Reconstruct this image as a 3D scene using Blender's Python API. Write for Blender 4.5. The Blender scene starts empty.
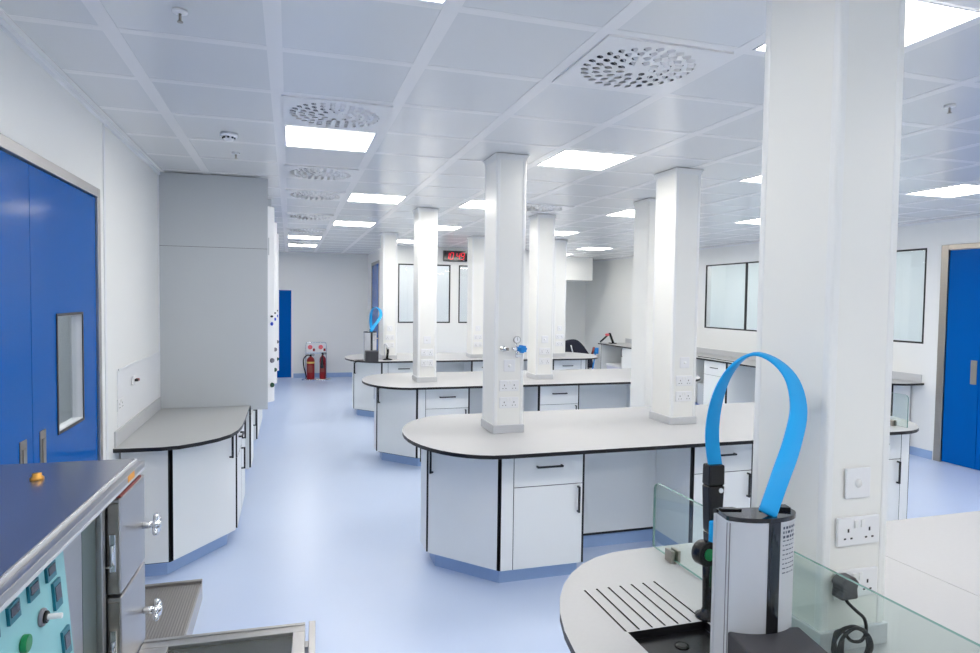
import bpy, bmesh, math, random
from mathutils import Vector, Matrix
random.seed(4)
S = bpy.context.scene
COL = S.collection
PI = math.pi

# ------------------------------------------------------------------ camera
F_PX, PITCH, YAW, ROLL, EYE = 653.2, -0.0409, 0.2978, 0.0133, 1.84
Fw = Vector((math.sin(YAW)*math.cos(PITCH), math.cos(YAW)*math.cos(PITCH), math.sin(PITCH)))
R0 = Vector((math.cos(YAW), -math.sin(YAW), 0)); U0 = R0.cross(Fw)
Rt = R0*math.cos(ROLL) + U0*math.sin(ROLL); Up = -R0*math.sin(ROLL) + U0*math.cos(ROLL)
cd = bpy.data.cameras.new('camera'); cam = bpy.data.objects.new('camera', cd); COL.objects.link(cam)
cd.sensor_width = 36; cd.lens = F_PX/980*36; cd.clip_start = 0.02; cd.clip_end = 100
m = Matrix((Rt, Up, -Fw)).transposed().to_4x4(); m.translation = (0, 0, EYE); cam.matrix_world = m
S.camera = cam

# ------------------------------------------------------------------ light and exposure
LIGHT_STRENGTH = 12.6
w = bpy.data.worlds.new('world'); S.world = w; w.use_nodes = True
w.node_tree.nodes['Background'].inputs[0].default_value = (.8, .87, 1, 1)
w.node_tree.nodes['Background'].inputs[1].default_value = .5
S.view_settings.view_transform = 'Standard'; S.view_settings.look = 'None'
S.view_settings.gamma = 1; S.view_settings.use_curve_mapping = False
S.view_settings.exposure = 0.57
try:
    S.cycles.use_denoising = True
    S.cycles.max_bounces = 10; S.cycles.diffuse_bounces = 6; S.cycles.transparent_max_bounces = 16
    S.cycles.sample_clamp_indirect = 6
except Exception: pass

# ------------------------------------------------------------------ materials
def srgb(r, g, b):
    f = lambda c: (c/255/12.92) if c/255 <= .04045 else ((c/255+.055)/1.055)**2.4
    return (f(r), f(g), f(b), 1)
def mat(name, col, rough=.5, metal=0, spec=.5, var=.03, scale=6, emit=None, strength=0, coat=0, bump=0, bscale=200, stretch=None):
    M = bpy.data.materials.new(name); M.use_nodes = True
    nt = M.node_tree; b = nt.nodes['Principled BSDF']
    b.inputs['Roughness'].default_value = rough; b.inputs['Metallic'].default_value = metal
    b.inputs['Specular IOR Level'].default_value = spec; b.inputs['Coat Weight'].default_value = coat
    b.inputs['Coat Roughness'].default_value = .08
    tc = nt.nodes.new('ShaderNodeTexCoord')
    src = tc.outputs['Object']
    if stretch:
        mp = nt.nodes.new('ShaderNodeMapping'); mp.inputs['Scale'].default_value = stretch
        nt.links.new(src, mp.inputs[0]); src = mp.outputs[0]
    n = nt.nodes.new('ShaderNodeTexNoise'); n.inputs['Scale'].default_value = scale; n.inputs['Detail'].default_value = 4
    nt.links.new(src, n.inputs['Vector'])
    mx = nt.nodes.new('ShaderNodeMix'); mx.data_type = 'RGBA'
    mx.inputs[6].default_value = tuple(c*(1-var) for c in col[:3])+(1,)
    mx.inputs[7].default_value = tuple(min(1, c*(1+var)) for c in col[:3])+(1,)
    nt.links.new(n.outputs['Fac'], mx.inputs[0]); nt.links.new(mx.outputs[2], b.inputs['Base Color'])
    if emit:
        b.inputs['Emission Color'].default_value = emit; b.inputs['Emission Strength'].default_value = strength
    if bump:
        n2 = nt.nodes.new('ShaderNodeTexNoise'); n2.inputs['Scale'].default_value = bscale
        nt.links.new(src, n2.inputs['Vector'])
        bp = nt.nodes.new('ShaderNodeBump'); bp.inputs['Strength'].default_value = bump; bp.inputs['Distance'].default_value = .002
        nt.links.new(n2.outputs['Fac'], bp.inputs['Height']); nt.links.new(bp.outputs[0], b.inputs['Normal'])
    return M
def glassmat(name, tint=(.93, .97, .96, 1), refl=1.0):
    M = bpy.data.materials.new(name); M.use_nodes = True; nt = M.node_tree; nt.nodes.clear()
    o = nt.nodes.new('ShaderNodeOutputMaterial'); t = nt.nodes.new('ShaderNodeBsdfTransparent'); g = nt.nodes.new('ShaderNodeBsdfGlossy')
    t.inputs[0].default_value = tint; g.inputs['Roughness'].default_value = .02
    lw = nt.nodes.new('ShaderNodeLayerWeight'); lw.inputs['Blend'].default_value = .5
    pw = nt.nodes.new('ShaderNodeMath'); pw.operation = 'POWER'; pw.inputs[1].default_value = 4.0
    ml = nt.nodes.new('ShaderNodeMath'); ml.operation = 'MULTIPLY_ADD'; ml.inputs[1].default_value = .7; ml.inputs[2].default_value = .04*refl; ml.use_clamp = True
    mx = nt.nodes.new('ShaderNodeMixShader')
    nt.links.new(lw.outputs['Facing'], pw.inputs[0]); nt.links.new(pw.outputs[0], ml.inputs[0]); nt.links.new(ml.outputs[0], mx.inputs[0])
    nt.links.new(t.outputs[0], mx.inputs[1]); nt.links.new(g.outputs[0], mx.inputs[2]); nt.links.new(mx.outputs[0], o.inputs[0])
    return M
M = {}
M['wall'] = mat('wall_panel_white', srgb(240, 241, 240), .38, var=.012, scale=1.2)
M['trim'] = mat('trim_white', srgb(236, 238, 242), .35, var=.01)
M['tile'] = mat('ceiling_tile', srgb(229, 230, 231), .2, var=.012, scale=1.5, spec=.6)
M['runner'] = mat('ceiling_runner', srgb(243, 242, 242), .24, var=.01, spec=.6)
M['floor'] = mat('floor_vinyl_blue', srgb(201, 216, 243), .3, var=.015, scale=2.5, spec=.45)
M['cove'] = mat('cove_vinyl_blue', srgb(160, 187, 226), .35, var=.02)
M['lamp'] = mat('lamp_diffuser', (1, 1, 1, 1), .5, emit=(1, .957, .872, 1), strength=LIGHT_STRENGTH, var=0)
M['glow_neighbour'] = mat('added_neighbour_glow', (1, 1, 1, 1), .5, emit=(1, .975, .93, 1), strength=3.4, var=0)  # glow of the unseen panels added beyond the side walls
M['glow_office'] = mat('added_office_glow', (1, 1, 1, 1), .5, emit=(1, .975, .93, 1), strength=1.6, var=0)  # weaker glow for the unseen panels added inside the glazed block
M['lampframe'] = mat('lamp_frame', srgb(230, 233, 240), .4, var=.01)
M['column'] = mat('column_white', srgb(241, 241, 238), .3, var=.01, scale=2)
M['coltrim'] = mat('column_corner_trim', srgb(240, 241, 241), .3, var=.01)
M['skirt'] = mat('skirting_grey', srgb(200, 202, 206), .3, metal=.1, var=.02)
M['laminate'] = mat('laminate_pale_grey', srgb(243, 245, 244), .33, var=.012, scale=3)
M['top'] = mat('worktop_pale_grey', srgb(177, 178, 181), .42, var=.035, scale=70)
M['topg'] = mat('worktop_mid_grey', srgb(178, 180, 181), .4, var=.04, scale=90)
M['greypanel'] = mat('partition_grey', srgb(194, 199, 204), .35, var=.012, scale=2)
M['black'] = mat('black_edge', srgb(20, 20, 24), .4, var=.1)
M['blackp'] = mat('black_plastic', srgb(16, 16, 20), .25, var=.1)
M['blackg'] = mat('black_gloss', srgb(10, 12, 22), .08, var=.1, coat=.5)
M['darkg'] = mat('dark_grey_plastic', srgb(58, 58, 64), .5, var=.06, scale=60)
M['blue'] = mat('door_blue_gloss', srgb(0, 92, 176), .16, var=.02, scale=2, spec=.06)
M['band'] = mat('blue_band', srgb(0, 166, 240), .5, var=.02)
M['steel'] = mat('brushed_steel', srgb(186, 185, 186), .36, metal=1, var=.06, scale=8, stretch=(1, 1, 40))
M['steeltop'] = mat('steel_top', srgb(158, 160, 168), .26, metal=.85, var=.05, scale=5, stretch=(30, 1, 1))
M['steelw'] = mat('steel_warm', srgb(168, 162, 154), .35, metal=1, var=.08, scale=8, stretch=(1, 1, 30))
M['chrome'] = mat('chrome', srgb(225, 228, 232), .06, metal=1, var=.02)
M['alu'] = mat('satin_aluminium', srgb(208, 211, 218), .42, metal=.25, var=.02)
M['teal'] = mat('teal_panel', srgb(138, 196, 204), .35, var=.04, scale=10)
M['tealdark'] = mat('teal_dark', srgb(10, 105, 125), .3, var=.05)
M['screen'] = mat('display_dark', srgb(60, 66, 80), .15, var=.08)
M['green'] = mat('green_button', srgb(0, 125, 70), .3, var=.05)
M['greend'] = mat('green_dark', srgb(20, 75, 50), .35, var=.05)
M['brass'] = mat('brass', srgb(214, 160, 80), .3, metal=.8, var=.05)
M['orange'] = mat('orange_sticker', srgb(240, 165, 60), .5, var=.03)
M['redtape'] = mat('red_gasket', srgb(150, 70, 60), .5, var=.1)
M['red'] = mat('extinguisher_red', srgb(150, 16, 22), .3, var=.05)
M['cream'] = mat('cream_label', srgb(235, 205, 110), .5, var=.05)
M['white'] = mat('white_plastic', srgb(238, 239, 242), .3, var=.01)
M['paper'] = mat('white_paper', srgb(240, 238, 240), .6, var=.02)
M['ink'] = mat('dark_ink', srgb(70, 82, 105), .6, var=.02)
M['pink'] = mat('pink_plastic', srgb(240, 110, 120), .4, var=.03)
M['navy'] = mat('navy_fabric', srgb(28, 30, 48), .8, var=.15, scale=30)
M['lilac'] = mat('lilac_box', srgb(215, 216, 232), .5, var=.03)
M['bluek'] = mat('blue_knob', srgb(35, 75, 200), .3, var=.03)
M['bluev'] = mat('regulator_blue', srgb(35, 135, 215), .3, var=.03)
M['greyk'] = mat('grey_knob', srgb(120, 118, 128), .3, var=.05)
M['led'] = mat('led_red', srgb(200, 10, 25), .4, emit=(1, .03, .06, 1), strength=.75, var=0)
M['holes'] = mat('recess_dark', srgb(60, 66, 74), .6, var=.05)
M['glass'] = glassmat('window_glass', (.96, .98, .98, 1), 1.6)
M['screen_glass'] = glassmat('screen_glass', (.90, .95, .937, 1), 1.0)
M['glass_edge'] = mat('glass_edge_green', srgb(110, 148, 142), .1, var=.03)
M['dglass'] = mat('dark_glass', srgb(70, 74, 72), .1, var=.05, coat=.5)
M['frosty'] = mat('bright_room_wall', srgb(232, 238, 238), .5, var=.02)
# ribbed steel
def ribbed():
    Mx = mat('ribbed_steel', srgb(150, 146, 142), .4, metal=.7, var=.04)
    nt = Mx.node_tree; b = nt.nodes['Principled BSDF']
    tc = nt.nodes.new('ShaderNodeTexCoord'); wv = nt.nodes.new('ShaderNodeTexWave'); wv.bands_direction = 'X'
    wv.inputs['Scale'].default_value = 22; bp = nt.nodes.new('ShaderNodeBump'); bp.inputs['Strength'].default_value = .6; bp.inputs['Distance'].default_value = .003
    nt.links.new(tc.outputs['Object'], wv.inputs[0]); nt.links.new(wv.outputs[0], bp.inputs['Height']); nt.links.new(bp.outputs[0], b.inputs['Normal'])
    return Mx
M['ribbed'] = ribbed()

# ------------------------------------------------------------------ helpers
def NB(): return bmesh.new()
def box(bm, x0, x1, y0, y1, z0, z1, mi=0, front=None, side=None):
    """front: material index for the -Y/+Y faces; side: material index for all the others"""
    if x0 > x1: x0, x1 = x1, x0
    if y0 > y1: y0, y1 = y1, y0
    if z0 > z1: z0, z1 = z1, z0
    v = [bm.verts.new(p) for p in ((x0,y0,z0),(x1,y0,z0),(x1,y1,z0),(x0,y1,z0),(x0,y0,z1),(x1,y0,z1),(x1,y1,z1),(x0,y1,z1))]
    for k, idx in enumerate(((0,3,2,1),(4,5,6,7),(0,1,5,4),(2,3,7,6),(0,4,7,3),(1,2,6,5))):
        f = bm.faces.new([v[i] for i in idx]); f.material_index = mi
        if front is not None and k in (2, 3): f.material_index = front
        if side is not None and k not in (2, 3): f.material_index = side
    return v
def prism(bm, pts, z0, z1, mi=0, mside=None, mbot=None):
    a = [bm.verts.new((p[0], p[1], z0)) for p in pts]; b = [bm.verts.new((p[0], p[1], z1)) for p in pts]
    f = bm.faces.new(b); f.material_index = mi
    f = bm.faces.new(a[::-1]); f.material_index = mi if mbot is None else mbot
    n = len(pts)
    for i in range(n):
        f = bm.faces.new((a[i], a[(i+1) % n], b[(i+1) % n], b[i])); f.material_index = mi if mside is None else mside
    bmesh.ops.recalc_face_normals(bm, faces=bm.faces)
def frame_of(d):
    d = Vector(d).normalized(); u = Vector((0,0,1)) if abs(d.z) < .9 else Vector((1,0,0))
    a = d.cross(u).normalized(); return a, a.cross(d).normalized(), d
def cyl(bm, p0, p1, r0, r1=None, n=20, mi=0, cap=True, smooth=True):
    if r1 is None: r1 = r0
    p0 = Vector(p0); p1 = Vector(p1); a, b, d = frame_of(p1-p0)
    A = [bm.verts.new(p0+a*math.cos(t)*r0+b*math.sin(t)*r0) for t in [2*PI*i/n for i in range(n)]]
    B = [bm.verts.new(p1+a*math.cos(t)*r1+b*math.sin(t)*r1) for t in [2*PI*i/n for i in range(n)]]
    for i in range(n):
        f = bm.faces.new((A[i], A[(i+1) % n], B[(i+1) % n], B[i])); f.material_index = mi; f.smooth = smooth
    if cap:
        f = bm.faces.new(A[::-1]); f.material_index = mi; f = bm.faces.new(B); f.material_index = mi
    bmesh.ops.recalc_face_normals(bm, faces=bm.faces)
def tube(bm, pts, r, n=10, mi=0):
    pts = [Vector(p) for p in pts]; rings = []
    a, b, d = frame_of(pts[1]-pts[0])
    for i, p in enumerate(pts):
        d = (pts[min(i+1, len(pts)-1)]-pts[max(i-1, 0)]).normalized()
        a = (a-d*a.dot(d)).normalized(); b = d.cross(a)
        rr = r[i] if isinstance(r, (list, tuple)) else r
        rings.append([bm.verts.new(p+a*math.cos(t)*rr+b*math.sin(t)*rr) for t in [2*PI*k/n for k in range(n)]])
    for i in range(len(rings)-1):
        for k in range(n):
            f = bm.faces.new((rings[i][k], rings[i][(k+1) % n], rings[i+1][(k+1) % n], rings[i+1][k])); f.smooth = True; f.material_index = mi
    bm.faces.new(rings[0][::-1]).material_index = mi; bm.faces.new(rings[-1]).material_index = mi
    bmesh.ops.recalc_face_normals(bm, faces=bm.faces)
def lathe(bm, prof, c=(0, 0, 0), n=28, mi=0, axis=None):
    """prof: (radius, height) pairs along axis"""
    c = Vector(c); a, b, d = frame_of(axis or (0, 0, 1)); rings = []
    for r, h in prof:
        rings.append([bm.verts.new(c+d*h+a*math.cos(t)*max(r, 1e-4)+b*math.sin(t)*max(r, 1e-4)) for t in [2*PI*k/n for k in range(n)]])
    for i in range(len(rings)-1):
        for k in range(n):
            f = bm.faces.new((rings[i][k], rings[i][(k+1) % n], rings[i+1][(k+1) % n], rings[i+1][k])); f.smooth = True; f.material_index = mi
    bm.faces.new(rings[0][::-1]).material_index = mi; bm.faces.new(rings[-1]).material_index = mi
    bmesh.ops.recalc_face_normals(bm, faces=bm.faces)
def spline(pts, k=6, closed=False):
    P = [Vector(p) for p in pts]; out = []
    for i in range(len(P)-1):
        p0 = P[max(i-1, 0)]; p1 = P[i]; p2 = P[i+1]; p3 = P[min(i+2, len(P)-1)]
        for j in range(k):
            t = j/k
            out.append(.5*((2*p1)+(p2-p0)*t+(2*p0-5*p1+4*p2-p3)*t*t+(-p0+3*p1-3*p2+p3)*t**3))
    out.append(P[-1]); return out
def obj(name, bm, mats, parent=None, bevel=0, seg=2):
    me = bpy.data.meshes.new(name); bm.to_mesh(me); bm.free()
    o = bpy.data.objects.new(name, me); COL.objects.link(o)
    for mm in (mats if isinstance(mats, (list, tuple)) else [mats]): me.materials.append(M[mm] if isinstance(mm, str) else mm)
    if parent: o.parent = parent
    if bevel:
        bv = o.modifiers.new('bevel', 'BEVEL'); bv.width = bevel; bv.segments = seg; bv.limit_method = 'ANGLE'; bv.angle_limit = .6
    return o
def tag(o, label=None, cat=None, group=None, kind=None):
    if label: o['label'] = label
    if cat: o['category'] = cat
    if group: o['group'] = group
    if kind: o['kind'] = kind
    return o
def thing(name, label, cat, loc=(0, 0, 0), rz=0, group=None):
    o = bpy.data.objects.new(name, None); o.empty_display_size = .1; COL.objects.link(o)
    o.location = loc; o.rotation_euler = (0, 0, rz); return tag(o, label, cat, group)
def struct(name, bm, mats, parent=None, label=None, bevel=0, cat=None):
    o = obj(name, bm, mats, parent, bevel)
    if not parent: tag(o, label or name.replace('_', ' '), cat or name.split('_')[0], kind='structure')
    return o
def dup(root, loc, rz=None, label=None, group=None):
    r = root.copy(); COL.objects.link(r); r.location = loc
    if rz is not None: r.rotation_euler = (0, 0, rz)
    if label: r['label'] = label
    if group: r['group'] = group
    for ch in list(root.children):
        c = ch.copy(); COL.objects.link(c); c.parent = r
        for g in list(ch.children):
            d = g.copy(); COL.objects.link(d); d.parent = c
    return r

# ------------------------------------------------------------------ room dimensions (metres)
H = 2.853
XL, XR = -1.03, 7.35
YB, YF = -2.6, 15.5
BX0, BX1, BY = 1.75, 5.3, 12.6          # glazed block at the far end
TX, TY, T = -.66, 2.869, .6             # ceiling grid origin and pitch

# ------------------------------------------------------------------ structure
bm = NB(); box(bm, -3.2, 10.2, YB-.2, YF+.2, -.1, 0)
struct('floor', bm, 'floor', label='pale blue glossy vinyl floor of the laboratory')
lights = {(i, j) for j in (-6, -2) for i in (1, 4, 7, 10)} | {(1, 2), (4, 2), (7, 2), (10, 2), (2, 6), (4, 6), (7, 6), (10, 6), (2, 10), (4, 10), (7, 10), (10, 10), (1, 14), (4, 14), (7, 14), (10, 14), (1, 17), (10, 17)}
vents = [(1, 1), (3, -1), (1, 4), (1, 6), (1, 9), (1, 12), (1, 16), (5, 6), (11, 12)]
def tile_xy(i, j): return TX+T*i, TY+T*j
bm = NB()
holes = set(lights) | set(vents)
i0, i1, j0, j1 = -1, 14, -10, 22
for i in range(i0, i1):
    for j in range(j0, j1):
        if (i, j) in holes: continue
        x, y = tile_xy(i, j); xa, xb = max(x, XL), min(x+T, XR); ya, yb = max(y, YB), min(y+T, YF)
        if xb-xa < .02 or yb-ya < .02: continue
        f = bm.faces.new([bm.verts.new(p) for p in ((xa, ya, H+.005), (xa, yb, H+.005), (xb, yb, H+.005), (xb, ya, H+.005))])
RW = .031
for i in range(i0, i1+1):
    x = TX+T*i
    if XL < x < XR: box(bm, x-RW, x+RW, YB, YF, H+.003, H+.0048, 1)
for j in range(j0, j1+1):
    y = TY+T*j
    if not (YB < y < YF): continue
    for i in range(i0, i1):
        xa, xb = max(TX+T*i+RW, XL), min(TX+T*(i+1)-RW, XR)
        if xb-xa > .02: box(bm, xa, xb, y-.024, y+.024, H+.0037, H+.0048, 1)
box(bm, XL, XL+.045, YB, YF, H-.004, H+.004, 1); box(bm, XR-.045, XR, YB, YF, H-.004, H+.004, 1)
box(bm, -3.2, 10.2, YB-.2, YF+.2, H+.13, H+.2, 0)
struct('ceiling', bm, ['tile', 'runner'], label='suspended ceiling of glossy grey metal tiles in white runners')

def wall_x(bm, x0, x1, ya, yb, opens, seams=()):
    """wall slab between x0 and x1 running in y with openings (y0,y1,z0,z1)"""
    cur = ya
    for (a, b, z0, z1) in sorted(opens):
        box(bm, x0, x1, cur, a, 0, H+.13)
        if z0 > 0: box(bm, x0, x1, a, b, 0, z0)
        box(bm, x0, x1, a, b, z1, H+.13); cur = b
    box(bm, x0, x1, cur, yb, 0, H+.13)
def wall_y(bm, y0, y1, xa, xb, opens):
    cur = xa
    for (a, b, z0, z1) in sorted(opens):
        box(bm, cur, a, y0, y1, 0, H+.13)
        if z0 > 0: box(bm, a, b, y0, y1, 0, z0)
        box(bm, a, b, y0, y1, z1, H+.13); cur = b
    box(bm, cur, xb, y0, y1, 0, H+.13)
LD = (2.12, 4.18, 0, 2.43)
bm = NB(); wall_x(bm, XL-.12, XL, YB, YF+.2, [LD])
struct('wall_left', bm, 'wall', label='white panelled wall along the left side')
RWIN = [(6.02, 7.25, 1.375, 2.535), (8.0, 10.40, 1.375, 2.53)]
RD = (4.15, 5.83, 0, 2.55)
bm = NB(); wall_x(bm, XR, XR+.12, YB, YF+.2, [RD]+RWIN)
struct('wall_right', bm, 'wall', label='white panelled wall along the right side')
bm = NB(); wall_y(bm, YF, YF+.12, XL, XR, [(-.92, .04, 0, 2.0)])
struct('wall_far', bm, 'wall', label='white wall closing the far end of the aisle')
bm = NB(); box(bm, XL, XR, YB-.12, YB, 0, H+.13); struct('wall_back', bm, 'wall', label='white wall behind the camera')
BW = [(2.0, 3.035, 1.37, 2.515), (3.205, 4.3, 1.37, 2.515)]
bm = NB(); wall_y(bm, BY, BY+.1, BX0, BX1, BW); wall_x(bm, BX0, BX0+.1, BY+.1, YF, [(13.45, 14.75, 0, 2.62)]); box(bm, BX1-.1, BX1, BY+.1, YF, 0, H+.13)
struct('wall_glazed_block', bm, 'wall', label='white walls of the glazed office block below the clock')
# rooms seen through the glass
bm = NB()
box(bm, XR+2.6, XR+2.72, YB, YF, 0, H+.13); box(bm, XR+.12, XR+2.6, YB-.1, YB, 0, H+.13); box(bm, XR+.12, XR+2.6, YF, YF+.1, 0, H+.13)
box(bm, -3.1, -3.0, YB, YF, 0, H+.13); box(bm, -3.0, XL-.12, YB-.1, YB, 0, H+.13); box(bm, -3.0, XL-.12, YF, YF+.1, 0, H+.13)
struct('wall_outer', bm, 'frosty', label='pale walls of the rooms beyond the glass')
def added_glow_panels():  # unseen glowing panels, added so the rooms behind the windows look bright
    for k, (x, y, sx, sy) in enumerate([(XR+1.3, 6.5, .6, 2.4), (XR+1.3, 9.5, .6, 2.4), (3.0, 13.4, 2.4, 1.0), (-2.1, 3.4, 1.1, 2.4), (3.0, 14.7, 2.4, 1.0), (-2.1, 6.5, 1.1, 2.4), (XR+1.3, 12.3, .6, 2.0), (XR+1.3, 14.4, .6, 1.4)]):
        bm = NB(); zz = H-.03 if 2.5 < x < 4 else H+.10; box(bm, x-sx/2, x+sx/2, y-sy/2, y+sy/2, zz, zz+.02)
        tag(obj('trim_%d' % (k+20), bm, 'glow_office' if 2.5 < x < 4 else 'glow_neighbour'), 'unseen glowing panel added to brighten a room beyond the glass', 'light', kind='structure')
added_glow_panels()
# bulkhead
bm = NB(); box(bm, BX1, 6.8, 14.0, YF, 2.32, H+.004); struct('trim_1', bm, 'wall', label='white boxed bulkhead under the ceiling at the far right', bevel=.004)
# panel joints / corner trims
bm = NB()
for y in (4.30, 5.935): box(bm, XL, XL+.006, y-.018, y+.018, 0.1, H)
box(bm, XL, XL+.02, YB, 5.93, H-.03, H-.004)
struct('trim_2', bm, 'trim', label='white cover strips on the left wall')
bm = NB(); box(bm, XR-.02, XR, YB, YF, H-.03, H-.004)
for y in (7.55, 11.0): box(bm, XR-.004, XR, y-.015, y+.015, .1, H)
struct('trim_3', bm, 'trim', label='white cover strips on the right wall')
bm = NB(); box(bm, .04, .075, YF-.012, YF, .1, 2.035); box(bm, -.95, .04, YF-.012, YF, 2.0, 2.035)
box(bm, BX0-.012, BX0, BY-.012, BY+.03, .1, H); struct('trim_4', bm, 'trim', label='white casing strips around the far blue door')
# coved blue skirtings
def cove(name, x0, x1, y0, y1, label):
    bm = NB(); box(bm, x0, x1, y0, y1, 0, .1); struct(name, bm, 'cove', label=label, bevel=.004)
cove('baseboard_left', XL, XL+.012, 4.19, YF, 'blue coved vinyl skirting on the left wall')
cove('baseboard_far', .08, BX0, YF-.012, YF, 'blue coved vinyl skirting on the far wall')
bm = NB(); box(bm, XR-.012, XR, 5.85, YF, 0, .1); box(bm, XR-.012, XR, YB, 4.13, 0, .1)
struct('baseboard_right', bm, 'cove', label='blue coved vinyl skirting on the right wall')
bm = NB(); box(bm, BX0, BX1, BY-.012, BY, 0, .1); box(bm, BX0-.012, BX0, BY-.012, 13.4, 0, .1); struct('baseboard_block', bm, 'cove', label='blue coved vinyl skirting of the glazed block')

# windows
def window_frame_y(name, x, a, b, z0, z1, mull, label, side):
    """window in a wall at constant x; side = -1: room is towards -x"""
    root = tag(thing(name, label, 'window', ((x+.06), (a+b)/2, z0)), kind='structure')
    f = .022
    bm = NB(); ya, yb = a-(a+b)/2, b-(a+b)/2; h = z1-z0; xs = side*.062
    for (p, q, r, s) in ((ya, yb, 0, f), (ya, yb, h-f, h), (ya, ya+f, f, h-f), (yb-f, yb, f, h-f)): box(bm, xs, xs+side*-.02, p, q, r, s)
    for mm in mull: box(bm, xs, xs-side*.02, mm-(a+b)/2-.02, mm-(a+b)/2+.02, f, h-f)
    obj('window_frame', bm, 'black', root)
    bm = NB(); box(bm, xs-side*.012, xs-side*.018, ya+f, yb-f, f, h-f); obj('window_pane', bm, 'glass', root)
window_frame_y('window_1', XR, *RWIN[0], [], 'single black-edged glass panel beside the right blue door', -1)
window_frame_y('window_2', XR, *RWIN[1], [9.28], 'two-pane black-edged glass window in the right wall', -1)
for k, (a, b, z0, z1) in enumerate(BW):
    root = tag(thing('window_%d' % (k+3), ['left black-edged window below the clock', 'right black-edged window below the clock'][k], 'window', ((a+b)/2, BY, z0)), kind='structure')
    f = .024; hw = (b-a)/2; h = z1-z0; bm = NB()
    for (p, q, r, s) in ((-hw, hw, 0, f), (-hw, hw, h-f, h), (-hw, -hw+f, f, h-f), (hw-f, hw, f, h-f)): box(bm, p, q, -.004, .02, r, s)
    obj('window_frame', bm, 'black', root)
    bm = NB(); box(bm, -hw+f, hw-f, .006, .012, f, h-f); obj('window_pane', bm, 'glass', root)

# blue doors -----------------------------------------------------
def slab_with_hole(bm, y0, y1, z0, z1, hy0, hy1, hz0, hz1, xa, xb):
    box(bm, xa, xb, y0, hy0, z0, z1); box(bm, xa, xb, hy1, y1, z0, z1)
    box(bm, xa, xb, hy0, hy1, z0, hz0); box(bm, xa, xb, hy0, hy1, hz1, z1)
# door_1 : left wall double door
root = tag(thing('door_1', 'glossy blue double door with steel frame in the left wall', 'door', (XL, 3.15, 0)), kind='structure')
bm = NB(); Y0 = 3.15
a, b, zt = LD[0]-Y0, LD[1]-Y0, LD[3]
box(bm, -.1, .012, a, a+.05, 0, zt); box(bm, -.1, .012, b-.05, b, 0, zt); box(bm, -.1, .012, a+.05, b-.05, zt-.05, zt)
obj('door_frame', bm, 'steel', root, bevel=.003)
bm = NB(); slab_with_hole(bm, .019, b-.056, .01, zt-.056, 3.48-Y0, 3.86-Y0, 1.196, 1.737, -.05, -.002); lf = obj('door_leaf', bm, 'blue', root)
bm = NB()
for (p, q, r, s) in ((.33, .71, 1.184, 1.196), (.33, .71, 1.737, 1.749), (.318, .33, 1.184, 1.749), (.71, .722, 1.184, 1.749)): box(bm, -.0015, .003, p, q, r, s)
obj('vision_panel_frame', bm, 'darkg', root)
bm = NB()
for (p, q, r, s) in ((.33, .71, 1.196, 1.200), (.33, .71, 1.733, 1.737), (.33, .334, 1.2, 1.733), (.706, .71, 1.2, 1.733)): box(bm, -.05, -.002, p, q, r, s)
obj('vision_panel_lining', bm, 'skirt', root)
bm = NB(); box(bm, -.03, -.024, .33, .71, 1.196, 1.737); obj('vision_panel', bm, 'glass', root)
bm = NB(); box(bm, -.05, -.002, a+.056, .013, .01, zt-.056); obj('door_leaf', bm, 'blue', root)
for y in (.09, -.13):
    bm = NB(); box(bm, -.002, .002, y, y+.07, .94, 1.245); box(bm, .002, .006, y+.02, y+.05, .97, 1.21); obj('pull_plate', bm, 'steelw', root, bevel=.001)
# door_2 : right wall
root = tag(thing('door_2', 'blue double door with steel frame in the right wall', 'door', (XR, 5.0, 0)), kind='structure')
a, b, zt = RD[0]-5, RD[1]-5, RD[3]
bm = NB(); box(bm, -.012, .1, a, a+.07, 0, zt); box(bm, -.012, .1, b-.09, b, 0, zt); box(bm, -.012, .1, a+.07, b-.09, zt-.06, zt)
obj('door_frame', bm, 'steelw', root, bevel=.003)
bm = NB(); box(bm, .004, .05, .345, b-.096, .01, zt-.066); obj('door_leaf', bm, 'blue', root)
bm = NB(); box(bm, .004, .05, a+.076, .339, .01, zt-.066); obj('door_leaf', bm, 'blue', root)
for y in (.365, .24):
    bm = NB(); box(bm, -.001, .004, y, y+.07, .96, 1.23); obj('pull_plate', bm, 'steelw', root, bevel=.001)
# door_3 : far wall
root = tag(thing('door_3', 'plain blue door in the far wall beside the fume cupboards', 'door', (-.44, YF, 0)), kind='structure')
bm = NB(); box(bm, -.475, .475, .005, .05, .01, 1.995); obj('door_leaf', bm, 'blue', root)
bm = NB(); box(bm, -.45, -.42, -.03, .005, .98, 1.0); box(bm, -.45, -.33, -.04, -.03, .98, 1.0); obj('door_handle', bm, 'steel', root)
# door_4 : side wall of glazed block
root = tag(thing('door_4', 'blue door with steel frame in the side of the glazed block', 'door', (BX0, 14.1, 0)), kind='structure')
bm = NB(); box(bm, -.01, .1, -.65, -.59, 0, 2.62); box(bm, -.01, .1, .59, .65, 0, 2.62); box(bm, -.01, .1, -.59, .59, 2.56, 2.62); obj('door_frame', bm, 'steelw', root)
bm = NB(); box(bm, .004, .05, -.586, .586, .01, 2.556); obj('door_leaf', bm, 'blue', root)
bm = NB(); box(bm, -.05, -.04, -.5, -.38, 1.0, 1.02); box(bm, -.05, .004, -.5, -.48, 1.0, 1.02); obj('door_handle', bm, 'steel', root)

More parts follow.
